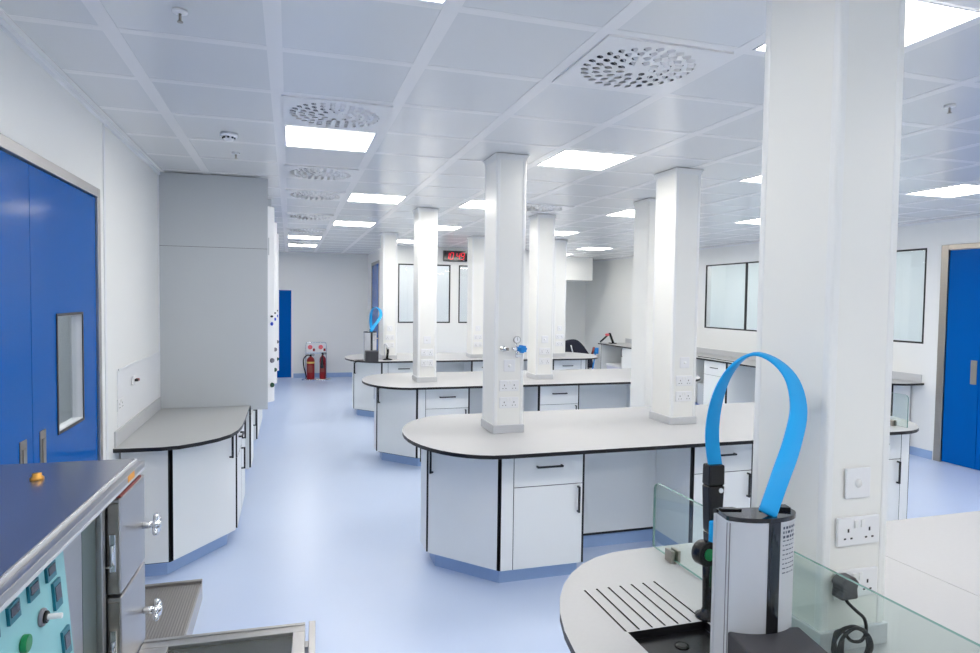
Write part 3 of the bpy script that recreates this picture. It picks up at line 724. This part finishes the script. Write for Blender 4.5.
# ------------------------------------------------------------------ fume cupboards on the left wall
def knob(parent, name, x, y, z, matn, r=.022, L=.035, ax=(.7, -.7, 0)):
    bm = NB(); v = Vector(ax).normalized(); c = Vector((x, y, z)); L = L*.8
    cyl(bm, c, c+v*.02, .008, n=10); cyl(bm, c+v*.012, c+v*L, r, r*.85, n=14); return obj(name, bm, matn, parent)
FY = [5.95, 7.20, 8.45]
for k, y0 in enumerate(FY):
    lab = ['tall grey-sided fume cupboard nearest the camera on the left wall bench', 'middle fume cupboard of the row on the left wall bench', 'farthest fume cupboard of the row on the left wall bench'][k]
    t = thing('fume_cupboard', lab, 'fume cupboard', (XL, y0, .9), 0, 'fume cupboards along the left wall')
    L = 1.235; Hc = H-.9-.003
    bm = NB(); box(bm, .002, .848, 0, .02, .002, 1.3485); box(bm, .002, .848, 0, .02, 1.3515, Hc); box(bm, .71, .848, 0, .02, -.034, .002)
    box(bm, .003, .846, .002, .018, 1.345, 1.355, 1)
    obj('side_panel', bm, ['greypanel', 'holes'], t)
    bm = NB(); box(bm, .002, .80, L-.02, L, .002, Hc); obj('side_panel', bm, 'greypanel', t)
    bm = NB(); box(bm, .002, .02, .02, L-.02, .002, Hc); box(bm, .02, .78, .02, L-.02, Hc-.02, Hc); obj('back_panel', bm, 'laminate', t)
    bm = NB(); box(bm, .76, .80, .06, L-.02, 1.25, Hc-.02); obj('fascia', bm, 'trim', t, bevel=.004)
    bm = NB(); box(bm, .775, .781, .08, L-.06, .35, 1.25); s = obj('sash', bm, 'glass', t)
    bm = NB(); box(bm, .765, .79, .08, L-.06, .325, .35); box(bm, .765, .79, .06, .08, .02, 1.25); box(bm, .765, .79, L-.06, L-.02, .02, 1.25); obj('sash_frame', bm, 'trim', t)
    # angled service pillar with valves
    bm = NB(); prism(bm, [(.80, .02), (.85, .022), (.900, .09), (.900, .16), (.80, .2)], .02, 1.72); p = obj('service_pillar', bm, 'trim', t, bevel=.004)
    for z, mt, r in ((.77, 'black', .010), (.705, 'bluek', .017), (.385, 'greyk', .022), (.17, 'greend', .022)):
        knob(p, 'service_knob', .873, .055, z, mt, r, .03 if r > .02 else .01)
    bm = NB(); box(bm, .80, .86, .025, .028, 1.30, 1.45); obj('pillar_vent', bm, 'greypanel', p)

# ------------------------------------------------------------------ left wall services
t = thing('wall_socket', 'white double socket plate on the left wall above the grey worktop', 'socket', (XL, 4.62, 1.15), PI/2, 'outlets on the left wall')
plate_socket(t, 0, 0, 0); 
t = thing('dado_trunking', 'shallow white dado panel on the left wall above the grey worktop', 'trunking', (XL, 5.18, 1.2))
bm = NB(); box(bm, .0, .003, -.62, .72, -.19, .17); obj('panel', bm, 'trim', t)
bm = NB(); box(bm, .006, .014, -.62, .72, .165, .18); obj('rail', bm, 'trim', t, bevel=.002)
t = thing('gas_outlet', 'small white gas outlet with two dark taps on the left wall', 'outlet', (XL+.006, 4.97, 1.26))
bm = NB(); box(bm, 0, .014, -.045, .045, -.03, .03); obj('outlet_plate', bm, 'white', t, bevel=.003)
for y, mt in ((-.02, 'black'), (.018, 'redtape')):
    bm = NB(); cyl(bm, (.014, y, 0), (.035, y, 0), .009, n=12); obj('outlet_tap', bm, mt, t)

# ------------------------------------------------------------------ glass screens with clamps
def glass_screen(x, y0, y1, label, far_round=True):
    t = thing('glass_screen', label, 'glass screen', (x, (y0+y1)/2, .9), 0, 'glass screens on the island worktops')
    hy = (y1-y0)/2; h = .257; r = .03; z0 = .008
    pts = [(-hy, z0)] + [(-hy+r-r*math.cos(a), h-r+r*math.sin(a)) for a in [PI/2*k/6 for k in range(7)]] + [(hy-r+r*math.sin(a), h-r+r*math.cos(a)) for a in [PI/2*k/6 for k in range(7)]] + [(hy, z0)]
    bm = NB(); A = [bm.verts.new((-.005, p[0], p[1])) for p in pts]; B = [bm.verts.new((.005, p[0], p[1])) for p in pts]
    bm.faces.new(A); bm.faces.new(B[::-1]); n = len(pts)
    for k in range(n):
        f = bm.faces.new((A[k], A[(k+1) % n], B[(k+1) % n], B[k])); f.material_index = 1
    bmesh.ops.recalc_face_normals(bm, faces=bm.faces)
    obj('glass_pane', bm, ['screen_glass', 'glass_edge'], t)
    for y in (-hy+.13, hy-.13):
        bm = NB(); box(bm, -.020, -.0055, y-.022, y+.022, 0, .045); box(bm, .0055, .020, y-.022, y+.022, 0, .045); box(bm, -.0055, .0055, y-.022, y+.022, 0, .007)
        obj('screen_clamp', bm, 'steelw', t, bevel=.003)
glass_screen(1.33, .76, 2.165, 'clear glass screen with small steel clamp on the nearest island behind the water dispenser')
glass_screen(4.5, 3.79, 5.1, 'clear glass screen at the right end of the second island, beyond the big column')

# ------------------------------------------------------------------ water dispenser
def dispenser(loc, label):
    t = thing('water_dispenser', label, 'water dispenser', loc, 0, 'water dispensers with blue hose loops')
    OX, OY = 1.080, 1.312
    W = lambda x, y, z: (x-OX, y-OY, z-.9)
    ca, sa = math.cos(math.radians(-11)), math.sin(math.radians(-11))
    Q = lambda x, y: (x*ca-y*sa, x*sa+y*ca)
    RX, RY = .101, .060
    E_ = lambda a, o=0: (max((RX+o)*math.cos(a), -.084-o*.3), (RY+o)*math.sin(a)) if math.sin(a) < .35 else ((RX+o)*math.cos(a), (RY*.35/1+o)*1.0)
    n = 56
    def outline(o=0): return [Q(*E_(2*PI*k/n, o)) for k in range(n)]
    bm = NB(); prism(bm, outline(), .004, .425)
    for f in bm.faces:
        if abs(f.normal.z) < .5: f.smooth = True
    body = obj('body', bm, 'alu', t)
    es = body.modifiers.new('edge', 'EDGE_SPLIT'); es.split_angle = math.radians(30)
    def strip(d0, d1, o0, o1, z0, z1):
        a0, a1 = math.radians(d0), math.radians(d1)
        pa = [Q(*E_(a0+(a1-a0)*k/5, o1)) for k in range(6)]; pb = [Q(*E_(a0+(a1-a0)*k/5, o0)) for k in range(6)][::-1]
        b_ = NB(); prism(b_, pa+pb, z0, z1); return b_
    obj('front_strip', strip(-86, -68, -.004, .0015, .0, .426), 'blackg', t)
    obj('body_groove', strip(-141, -139.5, -.004, .0008, .01, .42), 'greyk', t)
    obj('body_groove', strip(-146, -145, -.004, .0008, .01, .42), 'greyk', t)
    bm = NB(); prism(bm, outline(.002), .425, .436); cap = obj('top_cap', bm, 'blackg', t, bevel=.002)
    bm = NB(); prism(bm, [Q(-.08, .005), Q(-.03, .0), Q(-.045, .018), Q(-.080, .018)], .436, .440); obj('cap_flap', bm, 'blackp', cap); bm = NB(); prism(bm, [Q(.02, .01), Q(.09, -.01), Q(.092, .018), Q(.03, .018)], .436, .444); obj('cap_flap', bm, 'blackp', cap)
    bm = NB(); prism(bm, [Q(-.076, -.23), Q(.108, -.23), Q(.108, -.03), Q(-.076, -.03)], 0, .160); obj('base_block', bm, 'darkg', t, bevel=.006, seg=3)
    # printed text on the body
    bm = NB(); random.seed(3)
    def on(a, z0, z1, aw, off=.0008):
        pts = [Q(*E_(a+aw*q/3, off)) for q in range(4)]
        for q in range(3):
            x0, y0 = pts[q]; x1, y1 = pts[q+1]
            bm.faces.new([bm.verts.new(v) for v in ((x0, y0, z0), (x1, y1, z0), (x1, y1, z1), (x0, y0, z1))])
    for r_ in range(11):
        z = .413-.011*r_; a = math.radians(-63); hgt = .006 if r_ < 3 else .0025; end = math.radians(-28)
        while a < end-.03:
            l = random.uniform(.04, .12)
            if a+l > end: break
            on(a, z-hgt, z, l); a += l+.04
    obj('printed_text', bm, 'ink', t)
    # hand-set holder (wand) standing behind left
    wx, wy = 1.204, 1.64
    bm = NB(); lathe(bm, [(.034, 0), (.034, .008), (.02, .014), (.014, .03), (.016, .12), (.018, .2)], W(wx-.01, wy, .9), n=20); obj('stand_stem', bm, 'blackp', t)
    bm = NB(); tube(bm, [W(wx-.013, wy-.017, 1.0), W(wx-.013, wy-.02, 1.09)], .004); obj('stem_trim', bm, 'greend', t)
    bm = NB(); pts = [W(wx-.006, wy, z) for z in (1.08, 1.14, 1.2, 1.27, 1.33, 1.36)]; 
    for (z0, z1, w0, w1) in ((1.08, 1.16, .014, .02), (1.16, 1.30, .02, .027), (1.30, 1.362, .027, .026)):
        vs = []
        for z, ww in ((z0, w0), (z1, w1)):
            for (sx, sy) in ((-1, -1), (1, -1), (1, 1), (-1, 1)): vs.append(bm.verts.new(W(wx+sx*ww, wy+sy*.02, z)))
        for idx in ((0,3,2,1),(4,5,6,7),(0,1,5,4),(2,3,7,6),(0,4,7,3),(1,2,6,5)): bm.faces.new([vs[i] for i in idx])
    obj('handset', bm, 'blackp', t, bevel=.006, seg=3)
    bm = NB(); cyl(bm, W(wx+.012, wy-.019, 1.287), W(wx+.012, wy-.023, 1.287), .007, n=14); obj('handset_button', bm, 'white', t)
    bm = NB(); box(bm, *(wx-OX-.026, wx-OX+.006), wy-OY-.03, wy-OY-.018, .225, .30); obj('handset_insert', bm, 'band', t, bevel=.003)
    bm = NB(); cyl(bm, W(wx-.052, wy-.02, 1.112), W(wx-.048, wy-.055, 1.114), .036, n=24); dl = obj('dial', bm, 'blackp', t, bevel=.003)
    bm = NB(); cyl(bm, W(wx-.048, wy-.055, 1.114), W(wx-.0475, wy-.059, 1.1145), .017, n=20); obj('dial_centre', bm, 'green', dl)
    bm = NB(); tube(bm, spline([W(wx+.012, wy-.045, 1.13), W(wx-.008, wy-.05, 1.10), W(wx-.012, wy-.05, 1.06), W(wx-.010, wy-.05, 1.015)], 4), [.012]*6+[.011, .010, .009, .007, .006, .005, .004][:7], n=12); obj('nozzle', bm, 'white', t)
    # blue loop
    P = [(1.213, 1.64, 1.337), (1.196, 1.64, 1.434), (1.186, 1.62, 1.522), (1.182, 1.58, 1.609), (1.198, 1.54, 1.673), (1.225, 1.5, 1.701), (1.261, 1.46, 1.682), (1.281, 1.42, 1.635), (1.267, 1.38, 1.564), (1.203, 1.33, 1.487), (1.137, 1.29, 1.421), (1.083, 1.268, 1.34)]
    C_ = spline([W(*p) for p in P], 5); bm = NB(); rings = []
    wv = Vector((.72, -.02, 0)).normalized(); hw = .0225; th = .0045
    for i, c in enumerate(C_):
        d = (C_[min(i+1, len(C_)-1)]-C_[max(i-1, 0)]).normalized()
        u = i/(len(C_)-1)
        sm = min(1, max(0, (u-.45)/.25)); s0 = min(1, u/.42); ang = math.radians((-2+44*s0**2)*(1-sm)-8*sm)
        wv = Vector((math.cos(ang), math.sin(ang), 0)); wv = (wv-d*wv.dot(d)).normalized()
        nn = d.cross(wv).normalized()
        rings.append([bm.verts.new(c+wv*a*hw+nn*b*th) for a, b in ((-1, -.6), (-.85, -1), (.85, -1), (1, -.6), (1, .6), (.85, 1), (-.85, 1), (-1, .6))])
    for i in range(len(rings)-1):
        for k in range(8):
            f = bm.faces.new((rings[i][k], rings[i][(k+1) % 8], rings[i+1][(k+1) % 8], rings[i+1][k])); f.smooth = True
    bm.faces.new(rings[0][::-1]); bm.faces.new(rings[-1]); bmesh.ops.recalc_face_normals(bm, faces=bm.faces)
    obj('hose_loop', bm, 'band', t)
    return t
disp = dispenser((1.080, 1.312, .9), 'silver cylinder water dispenser with big blue hose loop on the nearest island')
dup(disp, (1.15, 9.90, .9), math.radians(10), 'small distant water dispenser with blue hose on the left end of the farthest island')
# tap behind the far dispenser
t = thing('laboratory_tap', 'grey tap with black foot on the farthest island right of the small dispenser', 'tap', (1.40, 9.98, .9))
bm = NB(); lathe(bm, [(.07, 0), (.075, .01), (.05, .02), (.02, .03)], (.03, 0, 0)); obj('tap_foot', bm, 'blackp', t)
bm = NB(); tube(bm, spline([(-.01, 0, .02), (-.02, 0, .16), (-.015, 0, .24), (.02, -.03, .22), (.03, -.05, .17)], 5), .011); obj('tap_spout', bm, 'alu', t)
bm = NB(); tube(bm, [(.02, 0, .02), (.035, 0, .12), (.03, -.01, .19)], .018); obj('tap_valve', bm, 'blackp', t)

# ------------------------------------------------------------------ plug and cable on the big column
t = thing('power_plug', 'dark grey plug with coiled black cable on the big foreground column', 'plug', (1.368+.045, 1.385-.012, 1.10))
bm = NB(); prism(bm, [(-.025, -.03), (-.022, .005), (-.028, .02), (-.015, .04), (.015, .04), (.028, .02), (.022, .005), (.025, -.03)][::-1], 0, .035)
for v in bm.verts: v.co = Vector((v.co.x, -v.co.z, v.co.y*.75-.012))
for v in bm.verts: v.co *= 1.12
obj('plug_body', bm, 'darkg', t, bevel=.006, seg=3)
cp = [(0, -.02, -.034), (.004, -.025, -.05), (.03, -.03, -.075), (.058, -.03, -.10), (.066, -.03, -.135), (.045, -.035, -.155), (.01, -.035, -.15), (-.02, -.035, -.12), (-.05, -.04, -.125)]
cx, cz = -.006, -.150
for k in range(30):
    a = PI*.75+2*PI*k/9; rr = .050+.005*math.sin(k*1.3); cp.append((cx+rr*math.cos(-a)*1.1, -.045-.02*(k/22)-.006*math.sin(k), max(cz+rr*math.sin(-a), -.2)))
bm = NB(); tube(bm, spline(cp, 5), (.0046), n=8); obj('cable', bm, 'blackp', t)

# ------------------------------------------------------------------ red digital clock
t = thing('digital_clock', 'black digital wall clock with red figures reading 10 49', 'clock', (3.12, BY, 2.69))
bm = NB(); box(bm, -.245, .245, -.055, 0, -.105, .105); obj('clock_case', bm, 'blackg', t, bevel=.012, seg=3)
SEG = {'0': 'abcdef', '1': 'bc', '4': 'fgbc', '9': 'abcdfg'}
def digit(bm, ch, x, z, w_=.062, h=.125, th=.011):
    sl = .16
    segs = {'a': (0, h/2, 1), 'g': (0, 0, 1), 'd': (0, -h/2, 1), 'b': (w_/2, h/4, 0), 'c': (w_/2, -h/4, 0), 'f': (-w_/2, h/4, 0), 'e': (-w_/2, -h/4, 0)}
    for s in SEG[ch]:
        sx, sz, hor = segs[s]
        hw, hh = (w_/2-.005, th/2) if hor else (th/2, h/4-.004)
        vs = box(bm, sx-hw, sx+hw, -.058, -.055, sz-hh, sz+hh)
        for v in vs: v.co.x += v.co.z*sl+x; v.co.z += z
bm = NB(); digit(bm, '1', -.165, 0); digit(bm, '0', -.075, 0); digit(bm, '4', .055, 0); digit(bm, '9', .145, 0); obj('clock_digits', bm, 'led', t)
bm = NB(); box(bm, .15, .185, -.0565, -.055, -.09, -.083); obj('clock_marking', bm, 'white', t)

# ------------------------------------------------------------------ fire extinguishers
t = thing('extinguisher_stand', 'chrome double stand with two sign plates by the far wall', 'stand', (.565, 15.0, 0))
bm = NB(); lathe(bm, [(.17, 0), (.175, .02), (.15, .035), (.0, .036)], (-.14, 0, 0)); lathe(bm, [(.17, 0), (.175, .02), (.15, .035), (.0, .036)], (.15, 0, 0)); box(bm, -.14, .15, -.1, .1, .005, .03); obj('stand_base', bm, 'chrome', t)
bm = NB(); tube(bm, spline([(-.22, .09, .03), (-.22, .09, .7), (-.21, .09, .80), (-.17, .09, .83), (.17, .09, .83), (.21, .09, .80), (.22, .09, .7), (.22, .09, .03)], 4), .011); box(bm, -.22, .22, .085, .095, .58, .61); obj('stand_frame', bm, 'chrome', t)
for x in (-.11, .12):
    bm = NB(); box(bm, x-.095, x+.095, .068, .074, .62, .80); s = obj('sign_plate', bm, 'paper', t, bevel=.004)
    bm = NB(); cyl(bm, (x-.02, .068, .73), (x-.02, .066, .73), .05, n=20); obj('sign_symbol', bm, 'pink', s)
    bm = NB(); box(bm, x+.04, x+.085, .066, .068, .64, .70); obj('sign_mark', bm, 'red', s)
def extinguisher(x, y, label, r=.085, h=.50, hose=True, band='cream'):
    t = thing('fire_extinguisher', label, 'fire extinguisher', (x, y, .037), 0, 'red fire extinguishers on the chrome stand')
    bm = NB(); lathe(bm, [(r*.96, 0), (r, .01), (r, h*.80), (r*.9, h*.88), (r*.55, h*.95), (r*.3, h*.97), (r*.3, h)], n=28); obj('cylinder', bm, 'red', t)
    bm = NB(); lathe(bm, [(r+.0015, h*.68), (r+.0015, h*.76)], n=28); obj('label_band', bm, band, t)
    bm = NB()
    for k in range(8):
        a0 = math.radians(-140+k*10); a1 = a0+math.radians(10)
        bm.faces.new([bm.verts.new(((r+.002)*math.cos(a), (r+.002)*math.sin(a), z)) for a, z in ((a0, h*.28), (a1, h*.28), (a1, h*.6), (a0, h*.6))])
    obj('instruction_label', bm, 'redtape', t)
    bm = NB(); box(bm, -.02, .02, -.02, .02, h, h+.03); box(bm, -.015, .085, -.008, .008, h+.03, h+.04); box(bm, -.015, .08, -.008, .008, h+.008, h+.016); obj('valve_handle', bm, 'blackp', t, bevel=.003)
    if hose:
        bm = NB(); tube(bm, spline([(-.02, -.01, h+.02), (-.08, -.02, h+.02), (-.15, -.03, h-.06), (-.15, -.03, h-.2), (-.11, -.03, .12), (-.09, -.03, .03)], 6), .013); obj('hose', bm, 'blackp', t)
    else:
        bm = NB(); lathe(bm, [(.022, 0), (.035, -.16), (.04, -.24)], (-.02, -.105, h-.04), n=16); tube(bm, [(0, -.01, h+.015), (-.02, -.09, h+.01), (-.02, -.105, h-.05)], .01); obj('discharge_horn', bm, 'blackp', t)
extinguisher(.445, 14.985, 'wider red extinguisher with yellow band and black hose, left on the chrome stand')
extinguisher(.705, 14.985, 'slimmer red extinguisher with black horn, right on the chrome stand', r=.068, h=.52, hose=False, band='red')

# ------------------------------------------------------------------ chair and small things at far right
t = thing('office_chair', 'black fabric office chair behind the farthest island, only its back seen', 'chair', (5.40, 11.75, 0), math.radians(10))
bm = NB()
nu, nv = 14, 10; top = []
for side in (0, 1):
    g = []
    for i in range(nu+1):
        row = []
        for j in range(nv+1):
            u = i/nu*2-1; v = j/nv
            ww = .36*(1-.18*max(0, v-.45)**2*3.3)
            zz = .52+.56*v-(.24*max(0, u)**2)*v-(.04*u*u)*v
            yy = .08*u*u*-1+.10*v+(.09 if side else 0)*(1-.6*v)
            row.append(bm.verts.new((u*ww, yy, zz)))
        g.append(row)
    top.append(g)
for s, g in enumerate(top):
    for i in range(nu):
        for j in range(nv):
            f = bm.faces.new((g[i][j], g[i+1][j], g[i+1][j+1], g[i][j+1])); f.smooth = True
for i in range(nu):
    bm.faces.new((top[0][i][nv], top[0][i+1][nv], top[1][i+1][nv], top[1][i][nv])); bm.faces.new((top[0][i][0], top[0][i+1][0], top[1][i+1][0], top[1][i][0]))
for j in range(nv):
    for i in (0, nu): bm.faces.new((top[0][i][j], top[0][i][j+1], top[1][i][j+1], top[1][i][j]))
bmesh.ops.recalc_face_normals(bm, faces=bm.faces)
obj('chair_back', bm, 'navy', t)
bm = NB(); box(bm, -.24, .24, -.42, .06, .44, .51); obj('chair_seat', bm, 'navy', t, bevel=.03, seg=4)
bm = NB(); cyl(bm, (0, -.18, .09), (0, -.18, .44), .025); obj('gas_lift', bm, 'blackp', t)
for k in range(5):
    a = 2*PI*k/5; bm = NB(); tube(bm, [(0, -.18, .1), (math.cos(a)*.28, -.18+math.sin(a)*.28, .065)], .018); obj('leg', bm, 'blackp', t)
    bm = NB(); cyl(bm, (math.cos(a)*.28-.015, -.18+math.sin(a)*.28, .028), (math.cos(a)*.28+.015, -.18+math.sin(a)*.28, .028), .028, n=14); obj('castor', bm, 'blackp', t)
bm = NB(); tube(bm, [(-.20, -.085, .98), (-.165, -.1, .84)], .012); obj('white_strap', bm, 'white', t)
bm = NB(); tube(bm, [(.28, -.12, .80), (.33, -.11, .93)], .022); obj('red_trim', bm, 'redtape', t)
bm = NB(); box(bm, .34, .42, -.14, -.04, .80, .92); tube(bm, [(.38, -.09, .80), (.30, -.12, .50), (.2, -.14, .48)], .014); obj('blue_armrest', bm, 'bluev', t, bevel=.02, seg=3)
t = thing('bench_lamp', 'black angled folding lamp with pink head on the far right bench', 'lamp', (6.85, 13.1, .9))
bm = NB(); box(bm, -.03, .10, -.07, .07, 0, .02); obj('lamp_base', bm, 'blackp', t, bevel=.004)
bm = NB(); tube(bm, [(.05, 0, .015), (-.05, -.02, .23)], .026, n=12); obj('lamp_arm', bm, 'blackp', t)
bm = NB(); tube(bm, [(-.05, -.02, .23), (-.28, -.02, .04)], .02, n=12); obj('lamp_arm', bm, 'blackp', t)
bm = NB(); lathe(bm, [(.03, 0), (.05, .02), (.045, .05), (0, .06)], (-.12, -.04, .17), n=16); obj('lamp_head', bm, 'pink', t)
bm = NB(); tube(bm, spline([(6.78, 9.75, .905), (6.80, 9.4, .905), (6.76, 9.0, .905), (6.8, 8.7, .905)], 6), .007)
tag(obj('black_cable', bm, 'blackp'), 'thin black cable lying on the right wall bench', 'cable')

# ------------------------------------------------------------------ steel oven in the left foreground
A = math.radians(2.2)
t = thing('laboratory_oven', 'stainless steel laboratory oven with teal control panel in the left foreground', 'oven', (-.46, 2.389, 0), -A)
L = 1.46; ZT = 1.30
bm = NB(); box(bm, -.505, -.055, -L, 0, .12, ZT-.035); obj('oven_body', bm, 'steelw', t)
bm = NB(); box(bm, -.505, -.028, -L, 0, ZT-.012, ZT); top = obj('oven_top', bm, 'steeltop', t, bevel=.004, seg=3)
bm = NB(); box(bm, -.026, -.022, -L, 0, ZT-.02, ZT+.001); obj('top_rib', bm, 'alu', top, bevel=.001)
bm = NB(); box(bm, -.020, 0, -L, 0, ZT-.035, ZT-.008); box(bm, -.505, -.020, -L, 0, ZT-.035, ZT-.013); obj('top_step', bm, 'steel', top, bevel=.002)
bm = NB(); box(bm, -.004, .0012, -L, .0, ZT-.036, ZT-.028); obj('edge_trim', bm, 'alu', top)
for (x, y) in ((-.45, -.06), (-.1, -.06), (-.45, -L+.06), (-.1, -L+.06)):
    bm = NB(); cyl(bm, (x, y, 0), (x, y, .12), .025); obj('leg', bm, 'blackp', t)
# brass plug on top
bm = NB(); lathe(bm, [(.018, 0), (.018, .006), (.012, .012), (.012, .018), (0, .02)], (-.235, -.215, ZT), n=20); obj('vent_plug', bm, 'brass', t)
# sloped control panel
bm = NB(); z0, z1 = .70, 1.262; xa, xb = .0, -.045
vs = [bm.verts.new(p) for p in ((-.055, -L+.02, z0), (-.055, -.60, z0), (xa, -.60, z0), (xa, -L+.02, z0), (-.055, -L+.02, z1), (-.055, -.60, z1), (xb, -.60, z1), (xb, -L+.02, z1))]
for idx in ((0,3,2,1),(4,5,6,7),(0,1,5,4),(2,3,7,6),(0,4,7,3),(1,2,6,5)): bm.faces.new([vs[i] for i in idx])
bmesh.ops.recalc_face_normals(bm, faces=bm.faces)
cpn = obj('control_panel', bm, 'teal', t)
def px(z): return xb+(xa-xb)*(z1-z)/(z1-z0)
def on_panel(name, y, z, w_, h, mt, th=.004, mt2=None):
    bm = NB(); vs = []
    for o_ in (-.001, th):
        for (yy, zz) in ((y-w_/2, z-h/2), (y+w_/2, z-h/2), (y+w_/2, z+h/2), (y-w_/2, z+h/2)): vs.append(bm.verts.new((px(zz)+o_, yy, zz)))
    for idx in ((0,3,2,1),(4,5,6,7),(0,1,5,4),(2,3,7,6),(0,4,7,3),(1,2,6,5)): bm.faces.new([vs[i] for i in idx])
    bmesh.ops.recalc_face_normals(bm, faces=bm.faces); return obj(name, bm, mt, cpn)
for (y, z, w_, h, sw, sh) in ((-.69, 1.205, .05, .036, .036, .018), (-.785, 1.203, .05, .036, .036, .018), (-.88, 1.20, .05, .036, .036, .018), (-.668, 1.142, .042, .064, .030, .034), (-.645, 1.015, .042, .064, .030, .034), (-.97, 1.20, .05, .036, .036, .018)):
    on_panel('display_bezel', y, z, w_, h, 'tealdark', .006); on_panel('display_screen', y, z+.004, sw, sh, 'screen', .0075)
def pknob(y, z, r, Lk, mt, name):
    bm = NB(); c = Vector((px(z), y, z)); cyl(bm, c, c+Vector((Lk, 0, 0)), r, r*.95, n=22); return obj(name, bm, mt, cpn, bevel=.002)
pknob(-.755, 1.128, .020, .008, 'greyk', 'switch_collar'); pknob(-.755, 1.128, .014, .014, 'blackp', 'switch_base'); pknob(-.755, 1.128, .0065, .042, 'white', 'switch_lever')
pknob(-.85, 1.118, .019, .012, 'green', 'green_button')
bm = NB(); box(bm, -.055, -.047, -.595, -.455, .7, 1.262); obj('side_panel', bm, 'steel', t)
bm = NB(); box(bm, -.055, -.049, -.445, -.335, .7, 1.262); obj('vent_panel', bm, mat('steel_greenish', srgb(112, 126, 120), .35, metal=.8), t)
bm = NB(); box(bm, -.055, -.035, -.33, -.300, .66, 1.25); obj('door_jamb', bm, 'steel', t, bevel=.002)
bm = NB(); box(bm, -.055, -.040, -.296, -.0, .66, 1.25); obj('door_gasket', bm, 'black', t)
for (z0_, z1_, zh) in ((.962, 1.245, 1.085), (.69, .952, .80)):
    bm = NB(); box(bm, -.040, -.001, -.275, -.001, z0_, z1_); d = obj('oven_door', bm, 'steel', t, bevel=.004)
    bm = NB(); box(bm, -.034, -.006, -.281, -.275, z0_+.008, z1_-.012); obj('door_edge', bm, 'steelw', d)
    bm = NB(); box(bm, -.028, -.012, -.290, -.281, zh-.05, zh+.06); cyl(bm, (-.02, -.292, zh-.03), (-.02, -.292, zh+.03), .006); cyl(bm, (-.045, -.29, zh-.035), (-.02, -.29, zh-.035), .003); obj('latch', bm, 'chrome', d, bevel=.001)
    bm = NB(); c = Vector((0, -.035, zh))
    cyl(bm, c, c+Vector((.035, 0, 0)), .011, n=16)
    lathe(bm, [(.0, .0), (.014, .004), (.016, .014), (.010, .026), (0, .028)], c+Vector((.03, 0, 0)), n=16, axis=(1, 0, 0))
    for k in range(5):
        a = 2*PI*k/5+.3; dv = Vector((.25, math.cos(a), math.sin(a)))
        tube(bm, [c+Vector((.035, 0, 0)), c+Vector((.035, 0, 0))+dv*.016, c+Vector((.035, 0, 0))+dv*.030, c+Vector((.035, 0, 0))+dv*.036], [.007, .008, .0095, .004], n=10)
    obj('star_handle', bm, 'chrome', d)
bm = NB(); box(bm, -.0005, .0012, -.20, -.13, ZT-.034, ZT-.009); obj('orange_sticker', bm, 'orange', t)
bm = NB(); box(bm, -.03, -.002, -.27, -.04, 1.247, 1.254); obj('door_seal', bm, 'redtape', t)
# drop-down door
t2 = t
bm = NB(); z = .676; fx0, fx1, fy0, fy1 = .002, .515, -.80, -.035
for (p, q, r, s) in ((fx0, fx1, fy1-.055, fy1), (fx0, fx1, fy0, fy0+.055), (fx0, fx0+.085, fy0+.055, fy1-.055), (fx1-.04, fx1, fy0+.055, fy1-.055)): box(bm, p, q, r, s, z, z+.022)
box(bm, fx0, fx1, fy0, fy1, z-.02, z-.002)
box(bm, fx0, fx1, fy1-.016, fy1, z+.022, z+.026)
dd = obj('drop_door', bm, 'steel', t, bevel=.003)
bm = NB(); box(bm, fx0+.085, fx1-.04, fy0+.055, fy1-.055, z+.002, z+.008); obj('door_window', bm, 'dglass', dd)
bm = NB(); box(bm, fx1+.012, fx1+.034, fy0, fy1+.004, z-.02, z+.026); box(bm, fx1, fx1+.012, fy0+.1, fy0+.14, z-.015, z+.01); box(bm, fx1, fx1+.012, fy1-.14, fy1-.1, z-.015, z+.01); obj('door_rail', bm, 'steel', dd, bevel=.002)

# low ribbed steel platform in front of the left bench
t = thing('ribbed_platform', 'low ribbed steel platform on the floor between oven and left wall bench', 'platform', (-.76, 3.85, 0))
bm = NB(); box(bm, -.25, .255, -.85, .38, 0, .105); obj('platform_body', bm, 'steel', t, bevel=.003)
bm = NB(); box(bm, -.24, .245, -.84, .355, .105, .112); obj('ribbed_deck', bm, 'ribbed', t)
bm = NB(); box(bm, -.25, .255, .355, .385, .105, .126); obj('rear_rail', bm, 'steelw', t, bevel=.004)
